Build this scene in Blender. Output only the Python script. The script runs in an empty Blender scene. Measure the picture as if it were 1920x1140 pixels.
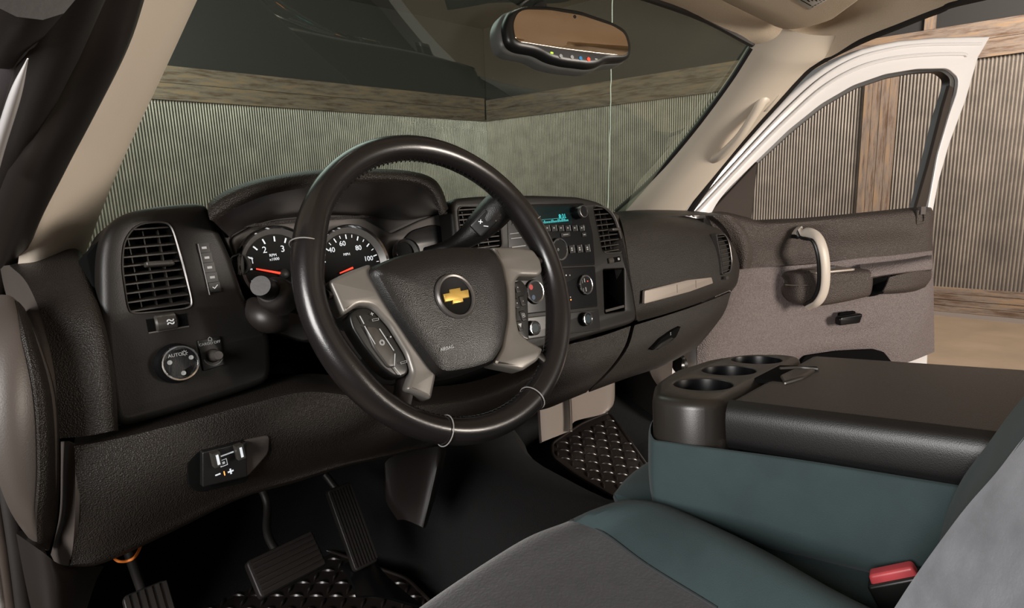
import bpy, bmesh, math, random
import numpy as np
from mathutils import Vector, Matrix
from mathutils.geometry import tessellate_polygon
random.seed(7)
S = bpy.context.scene
COL = S.collection
# ------------------------------------------------------------ camera
# truck axes: X to the passenger side, Y forward, Z up, metres, cab floor at z = 0
FPX = 1170.0
CAM = np.array([-.87, -.61, .78]); YAW, PITCH, ROLL = 43.5, 11.0, 2.0
def cam_basis():
    y, p, r = np.radians([YAW, PITCH, ROLL])
    f = np.array([np.sin(y)*np.cos(p), np.cos(y)*np.cos(p), -np.sin(p)])
    rt = np.array([np.cos(y), -np.sin(y), 0]); up = np.cross(rt, f)
    return rt*np.cos(r)-up*np.sin(r), up*np.cos(r)+rt*np.sin(r), f
CR, CU, CF = cam_basis()
cd = bpy.data.cameras.new('camera'); cam = bpy.data.objects.new('camera', cd); COL.objects.link(cam)
cd.sensor_width = 36; cd.lens = 36*FPX/1920; cd.clip_start = .02; cd.clip_end = 60
cam.matrix_world = Matrix(((CR[0], CU[0], -CF[0], CAM[0]), (CR[1], CU[1], -CF[1], CAM[1]), (CR[2], CU[2], -CF[2], CAM[2]), (0, 0, 0, 1)))
S.camera = cam
# ------------------------------------------------------------ world, lamps, exposure
S.view_settings.view_transform = 'Standard'; S.view_settings.look = 'None'
S.view_settings.gamma = 1; S.view_settings.exposure = 0.0
w = bpy.data.worlds.new('garage_air'); S.world = w; w.use_nodes = True
bg = w.node_tree.nodes['Background']; bg.inputs[0].default_value = (.95, .92, .88, 1); bg.inputs[1].default_value = .10
def area(name, loc, target, size, power, col=(1, .95, .88), sy=None):
    l = bpy.data.lights.new(name, 'AREA'); l.shape = 'RECTANGLE'; l.size = size; l.size_y = sy or size; l.energy = power; l.color = col
    o = bpy.data.objects.new(name, l); COL.objects.link(o); o.location = loc
    o.rotation_euler = (Vector(target)-Vector(loc)).to_track_quat('-Z', 'Y').to_euler(); return o
area('added_lamp', (-2.5, -.75, 1.22), (.3, .1, .85), 1.0, 74, (1, .97, .94))       # unseen lamp added by the driver door, low to reach the headliner
area('added_lamp', (1.3, -3.3, .90), (.3, .2, .90), 1.0, 155, (1, .90, .79))        # unseen lamp added behind the cab to brighten pillar and door
area('added_lamp', (4.6, -.6, 2.7), (6.6, 2.0, .4), 1.0, 240, (1, .93, .84), 1.0)     # unseen lamp added high up to brighten the side wall
area('added_lamp', (-.5, 5.0, 2.7), (4.2, 7.1, .6), 1.0, 230, (1, .98, .95), 1.0)     # unseen overhead lamp added to wash the front wall
area('added_lamp', (.1, 2.4, 2.6), (0, .3, .7), 1.6, 26, (.95, 1, .95))              # extra unseen lamp added over the bonnet
# ------------------------------------------------------------ maths helpers
A = lambda *v: np.array(v, float)
def nz(v): v = np.asarray(v, float); return v/np.linalg.norm(v)
def ray(px, py): return CF+CR*(px-960)/FPX-CU*(py-570)/FPX
def _ax(px, py, i, v): d = ray(px, py); return CAM+d*((v-CAM[i])/d[i])
def X(px, py, v): return _ax(px, py, 0, v)
def Y(px, py, v): return _ax(px, py, 1, v)
def Z(px, py, v): return _ax(px, py, 2, v)
class Frame:
    """a plane standing in the place: origin o, axes u, v, outward normal n"""
    def __init__(s, o, u, v):
        s.o = A(*o); s.u = nz(u); v = np.asarray(v, float); s.n = nz(np.cross(s.u, v)); s.v = nz(np.cross(s.n, s.u))
    def P(s, u, v, w=0): return s.o+s.u*u+s.v*v+s.n*w
    def at(s, px, py, w=0):
        d = ray(px, py); t = ((s.o+s.n*w-CAM)@s.n)/(d@s.n); return CAM+d*t
    def uv(s, px, py, w=0): q = s.at(px, py, w)-s.o; return (q@s.u, q@s.v)
    def uvs(s, pts, w=0): return [s.uv(p[0], p[1], w) for p in pts]
    def off(s, w): f = Frame(s.o+s.n*w, s.u, s.v); return f
def cr(P, k, closed=False):
    """Catmull-Rom through the points, k steps a span"""
    P = [np.asarray(p, float) for p in P]; n = len(P); out = []
    if closed:
        G = lambda i: P[i % n]
        m = n
    else:
        G = lambda i: P[i] if 0 <= i < n else (2*P[0]-P[1] if i < 0 else 2*P[-1]-P[-2])
        m = n-1
    for i in range(m):
        a, b, c, d = G(i-1), G(i), G(i+1), G(i+2)
        for j in range(k):
            t = j/k
            out.append(.5*((2*b)+(c-a)*t+(2*a-5*b+4*c-d)*t*t+(3*b-a-3*c+d)*t**3))
    if not closed: out.append(P[-1])
    return out
def rnd(pts, r, k=5):
    """round the corners of a 2D polygon"""
    out = []; n = len(pts)
    for i in range(n):
        p, q, s = np.array(pts[i-1][:2], float), np.array(pts[i][:2], float), np.array(pts[(i+1) % n][:2], float)
        rr = pts[i][2] if len(pts[i]) > 2 else r
        a = min(rr, .48*np.linalg.norm(p-q)); b = min(rr, .48*np.linalg.norm(s-q))
        A0 = q+(p-q)/max(np.linalg.norm(p-q), 1e-9)*a; B0 = q+(s-q)/max(np.linalg.norm(s-q), 1e-9)*b
        for j in range(k+1):
            t = j/k; out.append((1-t)**2*A0+2*t*(1-t)*q+t*t*B0)
    return out
# ------------------------------------------------------------ objects
ROOT = {}
def tag(o, label=None, cat=None, group=None, kind=None):
    if label: o['label'] = label
    if cat: o['category'] = cat
    if group: o['group'] = group
    if kind: o['kind'] = kind
    return o
def thing(name, label, cat, loc=(0, 0, 0), group=None):
    o = bpy.data.objects.new(name, None); o.empty_display_size = .05; COL.objects.link(o); o.location = loc; ROOT[o.name] = A(*loc)
    return tag(o, label, cat, group)
class MB:
    def __init__(s): s.v = []; s.f = []; s.sm = []
    def add(s, V, Fc, smooth=True):
        b = len(s.v); s.v += [tuple(map(float, p)) for p in V]; s.f += [tuple(b+i for i in f) for f in Fc]; s.sm += [smooth]*len(Fc); return s
    def grid(s, rows, ku=4, kv=4, closed=False, face=None, thick=0):
        R = [cr(r, ku, closed) for r in rows]
        n = len(R[0]); Cc = [cr([r[i] for r in R], kv) for i in range(n)]
        m = len(Cc[0]); V = np.array([[Cc[i][j] for i in range(n)] for j in range(m)])
        ref = CAM if face is None else A(*face)
        c = V[m//2, n//2]; d1 = V[m//2, (n//2+1) % n]-V[m//2, n//2-1]; d2 = V[min(m-1, m//2+1), n//2]-V[m//2-1, n//2]
        nr = np.cross(d1, d2); flip = nr@(ref-c) < 0
        idx = lambda j, i: j*n+(i % n); Fc = []
        for j in range(m-1):
            for i in range(n if closed else n-1):
                q = (idx(j, i), idx(j, i+1), idx(j+1, i+1), idx(j+1, i)); Fc.append(q[::-1] if flip else q)
        V = V.reshape(-1, 3)
        if thick:
            N = np.zeros_like(V)
            for q in Fc:
                nn = np.cross(V[q[2]]-V[q[0]], V[q[3]]-V[q[1]])
                for k in q: N[k] += nn
            N /= np.maximum(np.linalg.norm(N, axis=1), 1e-12)[:, None]
            b = len(V); V2 = V-N*thick; ed = {}
            for q in Fc:
                for k in range(4): ed[(q[k], q[(k+1) % 4])] = 1
            extra = [tuple(b+k for k in q[::-1]) for q in Fc]
            extra += [(e[1], e[0], b+e[0], b+e[1]) for e in ed if (e[1], e[0]) not in ed]
            V = np.concatenate([V, V2]); Fc = Fc+extra
        return s.add(V, Fc)
    def tube(s, path, r, n=14, k=6, caps=True, sq=1.0, closed=False, up=None):
        """round or flattened bar along a path; r a number or one a point"""
        rs = r if hasattr(r, '__len__') else [r]*len(path)
        Q = cr([np.append(p, q) for p, q in zip(path, rs)], k, closed) if k > 1 else [np.append(p, q) for p, q in zip(path, rs)]
        Pn = [q[:3] for q in Q]; m = len(Pn); V = []; u = None
        for i in range(m):
            t = nz(Pn[(i+1) % m]-Pn[i-1]) if closed else nz(Pn[min(i+1, m-1)]-Pn[max(i-1, 0)])
            if up is not None: u = nz(np.cross(t, up))
            elif u is None: u = nz(np.cross(t, A(0, 0, 1) if abs(t[2]) < .9 else A(1, 0, 0)))
            else: u = nz(u-t*(u@t))
            w_ = np.cross(t, u)
            for j in range(n):
                a = 2*math.pi*j/n; V.append(Pn[i]+Q[i][3]*(u*math.cos(a)+w_*math.sin(a)*sq))
        Fc = [(i*n+j, i*n+(j+1) % n, ((i+1) % m)*n+(j+1) % n, ((i+1) % m)*n+j) for i in range(m if closed else m-1) for j in range(n)]
        if caps and not closed: Fc += [tuple(range(n))[::-1], tuple((m-1)*n+j for j in range(n))]
        return s.add(V, Fc)
    def box(s, F, u0, u1, v0, v1, w0, w1):
        V = [F.P(u, v, w_) for w_ in (w0, w1) for v in (v0, v1) for u in (u0, u1)]
        return s.add(V, [(0, 2, 3, 1), (4, 5, 7, 6), (0, 1, 5, 4), (2, 6, 7, 3), (0, 4, 6, 2), (1, 3, 7, 5)], False)
    def lathe(s, F, u, v, prof, n=40, e=1.0):
        """prof: (radius, height along n)"""
        V = []
        for r, h in prof:
            for j in range(n): a = 2*math.pi*j/n; V.append(F.P(u+r*math.cos(a), v+r*math.sin(a)*e, h))
        m = len(prof); Fc = [(i*n+j, i*n+(j+1) % n, (i+1)*n+(j+1) % n, (i+1)*n+j) for i in range(m-1) for j in range(n)]
        Fc += [tuple((m-1)*n+j for j in range(n)), tuple(range(n))[::-1]]
        return s.add(V, Fc)
    def plate(s, F, outl, depth, bev=.002, seg=3, w=0, closed=True):
        """outline(s) in plane coordinates, front face at height w, extruded back by depth, rounded front rim"""
        if not hasattr(outl[0][0], '__len__'): outl = [outl]
        bev = min(bev, depth*.45); loops = []; off = 0
        for k, o in enumerate(outl):
            P_ = [A(p[0], p[1]) for p in o]; Q = [P_[0]]
            for p in P_[1:]:
                if np.linalg.norm(p-Q[-1]) > 1e-5: Q.append(p)
            if np.linalg.norm(Q[0]-Q[-1]) < 1e-5: Q.pop()
            ar = sum(Q[i-1][0]*Q[i][1]-Q[i][0]*Q[i-1][1] for i in range(len(Q)))
            if (ar < 0) != (k > 0): Q = Q[::-1]          # outer loop anticlockwise, holes clockwise
            n = len(Q); N_ = []
            for i in range(n):
                t = nz(Q[i]-Q[i-1])+nz(Q[(i+1) % n]-Q[i]); t = t/max(np.linalg.norm(t), 1e-6); N_.append(A(-t[1], t[0]))
            b_ = bev if k == 0 else min(bev, .0025); rings = [(0, w-depth)]
            for j in range(seg+1): a = math.pi/2*j/seg; rings.append((b_*(1-math.cos(a)), w-b_*(1-math.sin(a))))
            V = []; base = len(s.v)
            for ins, h in rings: V += [s_ for s_ in (tuple(F.P(*(Q[i]+N_[i]*ins), h)) for i in range(n))]
            Fc = [(j*n+i, j*n+(i+1) % n, (j+1)*n+(i+1) % n, (j+1)*n+i) for j in range(len(rings)-1) for i in range(n)]
            s.add(V, Fc); top = base+(len(rings)-1)*n; loops.append(([Q[i]+N_[i]*b_ for i in range(n)], list(range(top, top+n)), list(range(base, base+n)), Q))
        for sel, idx_, rev in ((0, 1, False), (3, 2, True)):
            pts = [[Vector((p[0], p[1], 0)) for p in l[sel]] for l in loops]; ids = [i for l in loops for i in l[idx_]]
            for t in tessellate_polygon(pts):
                f = tuple(ids[i] for i in t)
                if len(set(f)) == 3: s.f.append(f); s.sm.append(True)
        return s
    def text(s, txt, F, u, v, size, w=.0005, rot=0, shear=0, ext=.0002):
        cu = bpy.data.curves.new('t', 'FONT'); cu.body = txt; cu.size = size; cu.align_x = 'CENTER'; cu.align_y = 'CENTER'; cu.extrude = ext; cu.resolution_u = 3
        ob = bpy.data.objects.new('t', cu); COL.objects.link(ob); dg = bpy.context.evaluated_depsgraph_get(); dg.update()
        me = bpy.data.meshes.new_from_object(ob.evaluated_get(dg)); c_, s_ = math.cos(rot), math.sin(rot)
        V = [F.P(u+p.co[0]*c_-p.co[1]*s_, v+p.co[0]*s_+p.co[1]*c_, p.co[2]+w) for p in me.vertices]
        s.add(V, [tuple(p.vertices) for p in me.polygons], False); bpy.data.objects.remove(ob); bpy.data.curves.remove(cu); bpy.data.meshes.remove(me); return s
    def build(s, name, mat, parent=None, label=None, cat=None, kind=None, group=None, auto=38, bevel=0, subsurf=0):
        me = bpy.data.meshes.new(name); off = ROOT.get(parent.name, A(0, 0, 0)) if parent else A(0, 0, 0)
        V = np.array(s.v); own = A(0, 0, 0)
        if parent is None: own = np.array([(V[:, 0].min()+V[:, 0].max())/2, (V[:, 1].min()+V[:, 1].max())/2, V[:, 2].min()])
        me.from_pydata([tuple(p) for p in (V-off-own)], [], s.f); me.validate()
        me.polygons.foreach_set('use_smooth', [True]*len(me.polygons))
        me.materials.append(mat)
        bm = bmesh.new(); bm.from_mesh(me); bmesh.ops.remove_doubles(bm, verts=bm.verts, dist=1e-6)
        bmesh.ops.recalc_face_normals(bm, faces=bm.faces)
        lim = math.radians(auto)
        for e in bm.edges:
            if len(e.link_faces) == 2 and e.calc_face_angle(0) > lim: e.smooth = False
        bm.to_mesh(me); bm.free()
        o = bpy.data.objects.new(name, me); COL.objects.link(o)
        if parent: o.parent = parent; ROOT[o.name] = off
        else: o.location = own; ROOT[o.name] = own
        if bevel: b = o.modifiers.new('b', 'BEVEL'); b.width = bevel; b.segments = 2; b.limit_method = 'ANGLE'
        if subsurf: b = o.modifiers.new('s', 'SUBSURF'); b.levels = b.render_levels = subsurf
        return tag(o, label, cat, group, kind)
def plate(name, F, outl, depth, mat, parent, bev=.002, w=0, **k): return MB().plate(F, outl, depth, bev, w=w).build(name, mat, parent, **k)
def patch(name, rows, mat, parent, thick=.004, ku=5, kv=5, face=None, **k): return MB().grid(rows, ku, kv, thick=thick, face=face).build(name, mat, parent, **k)
# ------------------------------------------------------------ materials
def mat(name, col, rough=.5, metal=0, bump=0, scale=400, kind='noise', var=0, sheen=0, emit=0, spec=.5, coat=0, vscale=6, detail=3):
    m = bpy.data.materials.new(name); m.use_nodes = True; N = m.node_tree.nodes; L = m.node_tree.links; b = N['Principled BSDF']
    b.inputs['Base Color'].default_value = (*col, 1); b.inputs['Roughness'].default_value = rough; b.inputs['Metallic'].default_value = metal
    b.inputs['Specular IOR Level'].default_value = spec; b.inputs['Coat Weight'].default_value = coat
    if sheen: b.inputs['Sheen Weight'].default_value = sheen; b.inputs['Sheen Roughness'].default_value = .5
    if emit: b.inputs['Emission Color'].default_value = (*col, 1); b.inputs['Emission Strength'].default_value = emit
    tc = N.new('ShaderNodeTexCoord')
    if bump:
        if kind == 'noise': t = N.new('ShaderNodeTexNoise'); t.inputs['Detail'].default_value = detail; out = t.outputs['Fac']
        else: t = N.new('ShaderNodeTexVoronoi'); out = t.outputs['Distance']
        t.inputs['Scale'].default_value = scale; L.new(tc.outputs['Object'], t.inputs['Vector'])
        bp = N.new('ShaderNodeBump'); bp.inputs['Strength'].default_value = bump; bp.inputs['Distance'].default_value = .002
        L.new(out, bp.inputs['Height']); L.new(bp.outputs['Normal'], b.inputs['Normal'])
    if var:
        t2 = N.new('ShaderNodeTexNoise'); t2.inputs['Scale'].default_value = vscale; t2.inputs['Detail'].default_value = 6; L.new(tc.outputs['Object'], t2.inputs['Vector'])
        r = N.new('ShaderNodeValToRGB'); r.color_ramp.elements[0].position = .3; r.color_ramp.elements[1].position = .7
        r.color_ramp.elements[0].color = (*[c*(1-var) for c in col], 1); r.color_ramp.elements[1].color = (*[min(1, c*(1+var)) for c in col], 1)
        L.new(t2.outputs['Fac'], r.inputs['Fac']); L.new(r.outputs['Color'], b.inputs['Base Color'])
    return m
M = {}
M['grain'] = mat('grained_plastic', (0.0152, 0.012, 0.01), .46, bump=.45, scale=640, kind='v', var=.2, vscale=500, spec=.33)
M['grain_door'] = mat('grained_door_plastic', (.145, .12, .118), .6, bump=.9, scale=260, kind='v', var=.28, vscale=260, spec=.35)
M['grain_door_dark'] = mat('grained_dark_door_plastic', (.050, .038, .033), .55, bump=.8, scale=300, kind='v', var=.25, vscale=300, spec=.4)
M['bezel'] = mat('satin_dark_plastic', (0.0083, 0.0071, 0.0063), .46, bump=.1, scale=900, spec=.35)
M['brown'] = mat('smooth_brown_plastic', (0.0675, 0.056, 0.05), .45, bump=.1, scale=700)
M['black'] = mat('black_plastic', (.008, .008, .008), .35)
M['gloss'] = mat('gloss_black', (0.0042, 0.0042, 0.0049), .30, spec=.3)
M['void'] = mat('dark_recess', (.004, .004, .004), 1, spec=.05)  # near-black so recess shade sits in the colour; also inks label print
M['slat'] = mat('vent_slat_plastic', (0.04, 0.036, 0.032), .35)
M['leather'] = mat('black_leather', (0.0105, 0.009, 0.009), .27, bump=.05, scale=900, kind='v', coat=.15)
M['leather2'] = mat('grained_black_leather', (0.0074, 0.0066, 0.0062), .36, bump=.2, scale=1000, kind='v')
M['silver'] = mat('silver_plastic', (0.15, 0.14, 0.1275), .36, .35, var=.04, vscale=40)
M['darksilver'] = mat('grey_metal_trim', (0.104, 0.096, 0.092), .35, .5)
M['champagne'] = mat('champagne_trim', (0.294, 0.252, 0.217), .4, .3)
M['chrome'] = mat('chrome', (.8, .8, .8), .12, 1)
M['seam'] = mat('pale_seam', (.25, .24, .23), .4)
M['tan'] = mat('tan_trim_plastic', (0.6181, 0.5391, 0.4456), .42, bump=.06, scale=600)
M['cloth'] = mat('tan_headliner_cloth', (0.6831, 0.5589, 0.4192), .9, bump=.5, scale=900, var=.05, vscale=500)
M['paint'] = mat('white_paint', (.72, .70, .70), .22, coat=.5)
M['rubber'] = mat('black_rubber', (0.0144, 0.012, 0.0112), .5, bump=.05, scale=300)
M['coverplastic'] = mat('matte_brown_plastic', (.035, .025, .020), .7, spec=.25)
M['dialface'] = mat('dial_face', (.003, .003, .003), .6, spec=.15)
M['rubberb'] = mat('brown_black_rubber', (0.0127, 0.0098, 0.0088), .45)
M['mat'] = mat('mat_rubber', (.020, .0155, .014), .3)
M['seat'] = mat('blue_green_suede', (0.0258, 0.0447, 0.0473), .85, bump=.25, scale=900, var=.16, sheen=.05, vscale=14)
M['insert'] = mat('grey_seat_cloth', (0.036, 0.034, 0.038), .9, bump=.5, scale=260, var=.14, sheen=.3, vscale=60)
M['vinyl'] = mat('dark_brown_vinyl', (0.0228, 0.018, 0.0162), .38, bump=.25, scale=900, kind='v')
M['vinyl2'] = mat('black_vinyl', (.007, .0066, .0068), .4, bump=.08, scale=900, kind='v')
M['consoleplastic'] = mat('console_plastic', (0.0224, 0.0189, 0.0161), .33, bump=.05, scale=900)
M['carpet'] = mat('black_carpet', (0.0035, 0.0032, 0.0035), .95, bump=1, scale=700)
M['beige'] = mat('beige_plastic', (0.204, 0.17, 0.1487), .5)
M['white'] = mat('white_marking', (.75, .77, .78), .5)
M['whitee'] = mat('lit_white_marking', (.7, .75, .8), .5, emit=.35)
M['grey'] = mat('grey_marking', (.35, .36, .36), .5)
M['teal'] = mat('teal_display', (.02, .42, .44), .5, emit=.9)
M['red'] = mat('lit_red', (.95, .06, .03), .4, emit=1.1)
M['amber'] = mat('lit_amber', (1, .35, .08), .4, emit=1.2)
M['blue'] = mat('blue_mark', (.05, .20, .40), .4, emit=.3)
M['green'] = mat('lit_green', (.45, .8, .05), .4, emit=.9)
M['gold'] = mat('gold_emblem', (.55, .36, .09), .33, .6)
M['orange'] = mat('orange_wire', (.8, .22, .03), .5)
M['buckle'] = mat('red_buckle', (0.5, 0.06, 0.07), .4)
M['metal'] = mat('bare_metal', (.35, .33, .3), .3, 1)
M['paper'] = mat('label_paper', (.75, .72, .66), .6)
M['cord'] = mat('white_cord', (.85, .87, .82), .6, emit=.0)
M['mirror'] = mat('mirror_glass', (0.8, 0.66, 0.52), .03, 1)
def corr():
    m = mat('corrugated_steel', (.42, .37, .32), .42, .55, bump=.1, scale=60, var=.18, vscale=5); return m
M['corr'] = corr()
M['corr_low'] = mat('dark_steel_groove', (.060, .047, .038), .6, .3, var=.2, vscale=5)
def wood(name, axis, seed):
    m = bpy.data.materials.new(name); m.use_nodes = True; N = m.node_tree.nodes; L = m.node_tree.links; b = N['Principled BSDF']; b.inputs['Roughness'].default_value = .75
    tc = N.new('ShaderNodeTexCoord'); mp = N.new('ShaderNodeMapping'); L.new(tc.outputs['Object'], mp.inputs['Vector'])
    sc = [9, 9, 9]; sc[axis] = .9; mp.inputs['Scale'].default_value = sc; mp.inputs['Location'].default_value = (seed, seed*.7, seed*.3)
    n1 = N.new('ShaderNodeTexNoise'); n1.inputs['Scale'].default_value = 2.2; n1.inputs['Detail'].default_value = 9; n1.inputs['Roughness'].default_value = .7; L.new(mp.outputs[0], n1.inputs['Vector'])
    r = N.new('ShaderNodeValToRGB'); e = r.color_ramp.elements
    e[0].position = .28; e[0].color = (.03, .017, .009, 1); e[1].position = .78; e[1].color = (.34, .25, .18, 1)
    for p, c in ((.40, (.10, .055, .03, 1)), (.50, (.16, .12, .095, 1)), (.60, (.23, .14, .075, 1)), (.68, (.19, .16, .14, 1))): q = e.new(p); q.color = c
    L.new(n1.outputs['Fac'], r.inputs['Fac']); L.new(r.outputs['Color'], b.inputs['Base Color'])
    bp = N.new('ShaderNodeBump'); bp.inputs['Strength'].default_value = .5; bp.inputs['Distance'].default_value = .01; L.new(n1.outputs['Fac'], bp.inputs['Height']); L.new(bp.outputs['Normal'], b.inputs['Normal'])
    return m
def glass(name, tint, gloss=.02, dust=0, refl=.08):
    m = bpy.data.materials.new(name); m.use_nodes = True; N = m.node_tree.nodes; L = m.node_tree.links; N.clear()
    o = N.new('ShaderNodeOutputMaterial'); t = N.new('ShaderNodeBsdfTransparent'); t.inputs[0].default_value = (*tint, 1)
    g = N.new('ShaderNodeBsdfGlossy'); g.inputs['Roughness'].default_value = gloss; g.inputs[0].default_value = (.9, 1, .92, 1)
    lw = N.new('ShaderNodeLayerWeight'); lw.inputs[0].default_value = .5; mx = N.new('ShaderNodeMixShader')
    pw = N.new('ShaderNodeMath'); pw.operation = 'POWER'; pw.inputs[1].default_value = 3.6; L.new(lw.outputs['Facing'], pw.inputs[0])
    fr = N.new('ShaderNodeMath'); fr.operation = 'MULTIPLY_ADD'; fr.inputs[1].default_value = .9; fr.inputs[2].default_value = refl; fr.use_clamp = True; L.new(pw.outputs[0], fr.inputs[0])
    L.new(fr.outputs[0], mx.inputs[0]); L.new(t.outputs[0], mx.inputs[1]); L.new(g.outputs[0], mx.inputs[2]); last = mx
    if dust:
        tc = N.new('ShaderNodeTexCoord'); v = N.new('ShaderNodeTexVoronoi'); v.inputs['Scale'].default_value = 60; L.new(tc.outputs['Object'], v.inputs['Vector'])
        r = N.new('ShaderNodeMath'); r.operation = 'LESS_THAN'; r.inputs[1].default_value = .035; L.new(v.outputs['Distance'], r.inputs[0])
        n = N.new('ShaderNodeTexNoise'); n.inputs['Scale'].default_value = 7; L.new(tc.outputs['Object'], n.inputs['Vector'])
        q = N.new('ShaderNodeMath'); q.operation = 'MULTIPLY'; L.new(r.outputs[0], q.inputs[0]); L.new(n.outputs['Fac'], q.inputs[1])
        q2 = N.new('ShaderNodeMath'); q2.operation = 'MULTIPLY_ADD'; q2.inputs[1].default_value = .4; q2.inputs[2].default_value = dust; L.new(q.outputs[0], q2.inputs[0])
        df = N.new('ShaderNodeBsdfDiffuse'); df.inputs[0].default_value = (.55, .6, .52, 1); m2 = N.new('ShaderNodeMixShader')
        L.new(q2.outputs[0], m2.inputs[0]); L.new(mx.outputs[0], m2.inputs[1]); L.new(df.outputs[0], m2.inputs[2]); last = m2
    L.new(last.outputs[0], o.inputs[0]); return m
M['shield'] = glass('tinted_windshield_glass', (.60, .72, .64), .015, .025, .17)
M['clear'] = glass('clear_glass', (.93, .94, .93))
M['lens'] = glass('gauge_lens', (.95, .95, .95), .03)
# ------------------------------------------------------------ the garage
GA = math.radians(-3.8); gd = A(math.sin(GA), math.cos(GA), 0); gn = A(math.cos(GA), -math.sin(GA), 0)
GK, GF, GZ = 6.649, 6.863, -.70                       # side wall, front wall, floor height
def G(n, d, z): return gn*n+gd*d+A(0, 0, z)
def corrugated(name, p0, dirv, inw, length, z0, z1, pitch=.0305, amp=.011, label=None):
    n = int(length/pitch*8); V = []
    for i in range(n+1):
        a = i/8*2*math.pi; off = inw*amp*(max(0, math.cos(a))**1.3*1.6-.6); q = p0+dirv*(i*pitch/8)+off
        V += [q+A(0, 0, z0), q+A(0, 0, z1)]
    for i in range(n+1):
        q = p0+dirv*(i*pitch/8)-inw*.03; V += [q+A(0, 0, z0), q+A(0, 0, z1)]
    b = 2*(n+1); F_ = []
    for i in range(n): F_ += [(2*i, 2*i+2, 2*i+3, 2*i+1), (b+2*i, b+2*i+1, b+2*i+3, b+2*i+2), (2*i, b+2*i, b+2*i+2, 2*i+2), (2*i+1, 2*i+3, b+2*i+3, b+2*i+1)]
    F_ += [(0, 1, b+1, b), (2*n, b+2*n, b+2*n+1, 2*n+1)]
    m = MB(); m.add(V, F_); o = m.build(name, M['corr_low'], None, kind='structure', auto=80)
    o.data.materials.append(M['corr']); base = p0+inw*amp*-.25     # darker colour on groove faces, paler on ridges
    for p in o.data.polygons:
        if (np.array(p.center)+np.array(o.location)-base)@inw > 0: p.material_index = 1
    return o
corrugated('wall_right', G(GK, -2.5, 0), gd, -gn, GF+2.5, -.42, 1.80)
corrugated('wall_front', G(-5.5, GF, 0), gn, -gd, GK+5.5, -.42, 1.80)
def gbox(name, m, n0, n1, d0, d1, z0, z1, **k):
    F = Frame((0, 0, 0), gn, gd); b = MB()
    V = [G(n, d, z) for z in (z0, z1) for d in (d0, d1) for n in (n0, n1)]
    b.add(V, [(0, 2, 3, 1), (4, 5, 7, 6), (0, 1, 5, 4), (2, 6, 7, 3), (0, 4, 6, 2), (1, 3, 7, 5)], False)
    return b.build(name, m, None, **k)
M['floor'] = mat('tan_concrete', (0.198, 0.143, 0.0963), .55, bump=.1, scale=8, var=.14, vscale=2.5)
M['ceil'] = mat('dark_ceiling', (.012, .010, .009), .8)
gbox('floor', M['floor'], -8, GK+.3, -6, GF+.3, GZ-.1, GZ, kind='structure')
gbox('ceiling', M['ceil'], -8, GK+.3, -6, GF+.3, 3.2, 3.3, kind='structure')
gbox('wall_upper_right', M['ceil'], GK+.03, GK+.12, -3, GF, 1.8, 3.2, kind='structure')
gbox('wall_upper_front', M['ceil'], -8, GK+.1, GF+.03, GF+.12, 1.8, 3.2, kind='structure')
gbox('wall_lower_right', M['ceil'], GK+.03, GK+.12, -3, GF, GZ, -.42, kind='structure')
gbox('wall_lower_front', M['ceil'], -8, GK+.1, GF+.03, GF+.12, GZ, -.42, kind='structure')
seed = 0
def planks(base, side, lo, hi, count, a0, a1, axis):
    global seed
    for i in range(count):
        z0 = lo+(hi-lo)*i/count; z1 = lo+(hi-lo)*(i+1)/count-.004; seed += 1.7
        m = wood('reclaimed_wood', axis, seed); th = .030+.012*random.random()
        if side == 'r': gbox(base+str(int(seed*10)), m, GK-th, GK+.01, a0, a1, z0, z1, kind='structure')
        else: gbox(base+str(int(seed*10)), m, a0, a1, GF-th, GF+.01, z0, z1, kind='structure')
planks('trim_', 'r', 1.775, 2.10, 2, -2.5, GF-.05, 1)
planks('trim_', 'r', -.655, -.405, 4, -2.5, GF-.05, 1)
planks('trim_', 'f', 1.775, 2.13, 2, -5.5, GK-.05, 0)
planks('trim_', 'f', -.655, -.405, 2, -5.5, GK-.05, 0)
gbox('baseboard_right', M['beige'], GK-.05, GK, -2.5, GF-.05, GZ, -.658, kind='structure')
# wooden post of four upright boards
post = thing('wooden_post', 'upright post of weathered boards on the corrugated side wall, seen through the door window', 'post', tuple(G(GK-.04, 1.15, GZ)))
for i, (a, b_) in enumerate(((.985, 1.055), (1.058, 1.13), (1.133, 1.21), (1.213, 1.285))):
    m_ = MB(); V = [G(n, d, z) for z in (-.40, 1.77) for d in (a, b_) for n in (GK-.055-.008*(i % 2), GK-.014)]
    m_.add(V, [(0, 2, 3, 1), (4, 5, 7, 6), (0, 1, 5, 4), (2, 6, 7, 3), (0, 4, 6, 2), (1, 3, 7, 5)], False)
    seed += 2.3; m_.build('board', wood('post_wood', 2, seed), post)
for i, d in enumerate((.72, 1.35, 2.1)): gbox('trim_%d' % (90+i), wood('stud_wood', 2, 3+i), GK-.02, GK+.03, d, d+.09, 2.10, 3.2, kind='structure')
# hanging cord in front of the front wall
cp = [Y(1149, -30, 3.0), Y(1146, 120, 3.0), Y(1144, 240, 3.0), Y(1139, 420, 3.0)]
MB().tube([p+A(.004*math.sin(i*2.1), 0, 0) for i, p in enumerate(cr(cp, 8))], .004, 6, 1).build('hanging_cord', M['cord'], None, 'thin white cord hanging straight down beyond the windshield', 'cord')
# ============================================================ THE TRUCK CAB
ex, ez = A(1, 0, 0), A(0, 0, 1)
FD = Frame((0, .18, .60), ex, (0, .2, 1))            # face of the dashboard
def mir(P): return A(-P[0], P[1], P[2])
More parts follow.
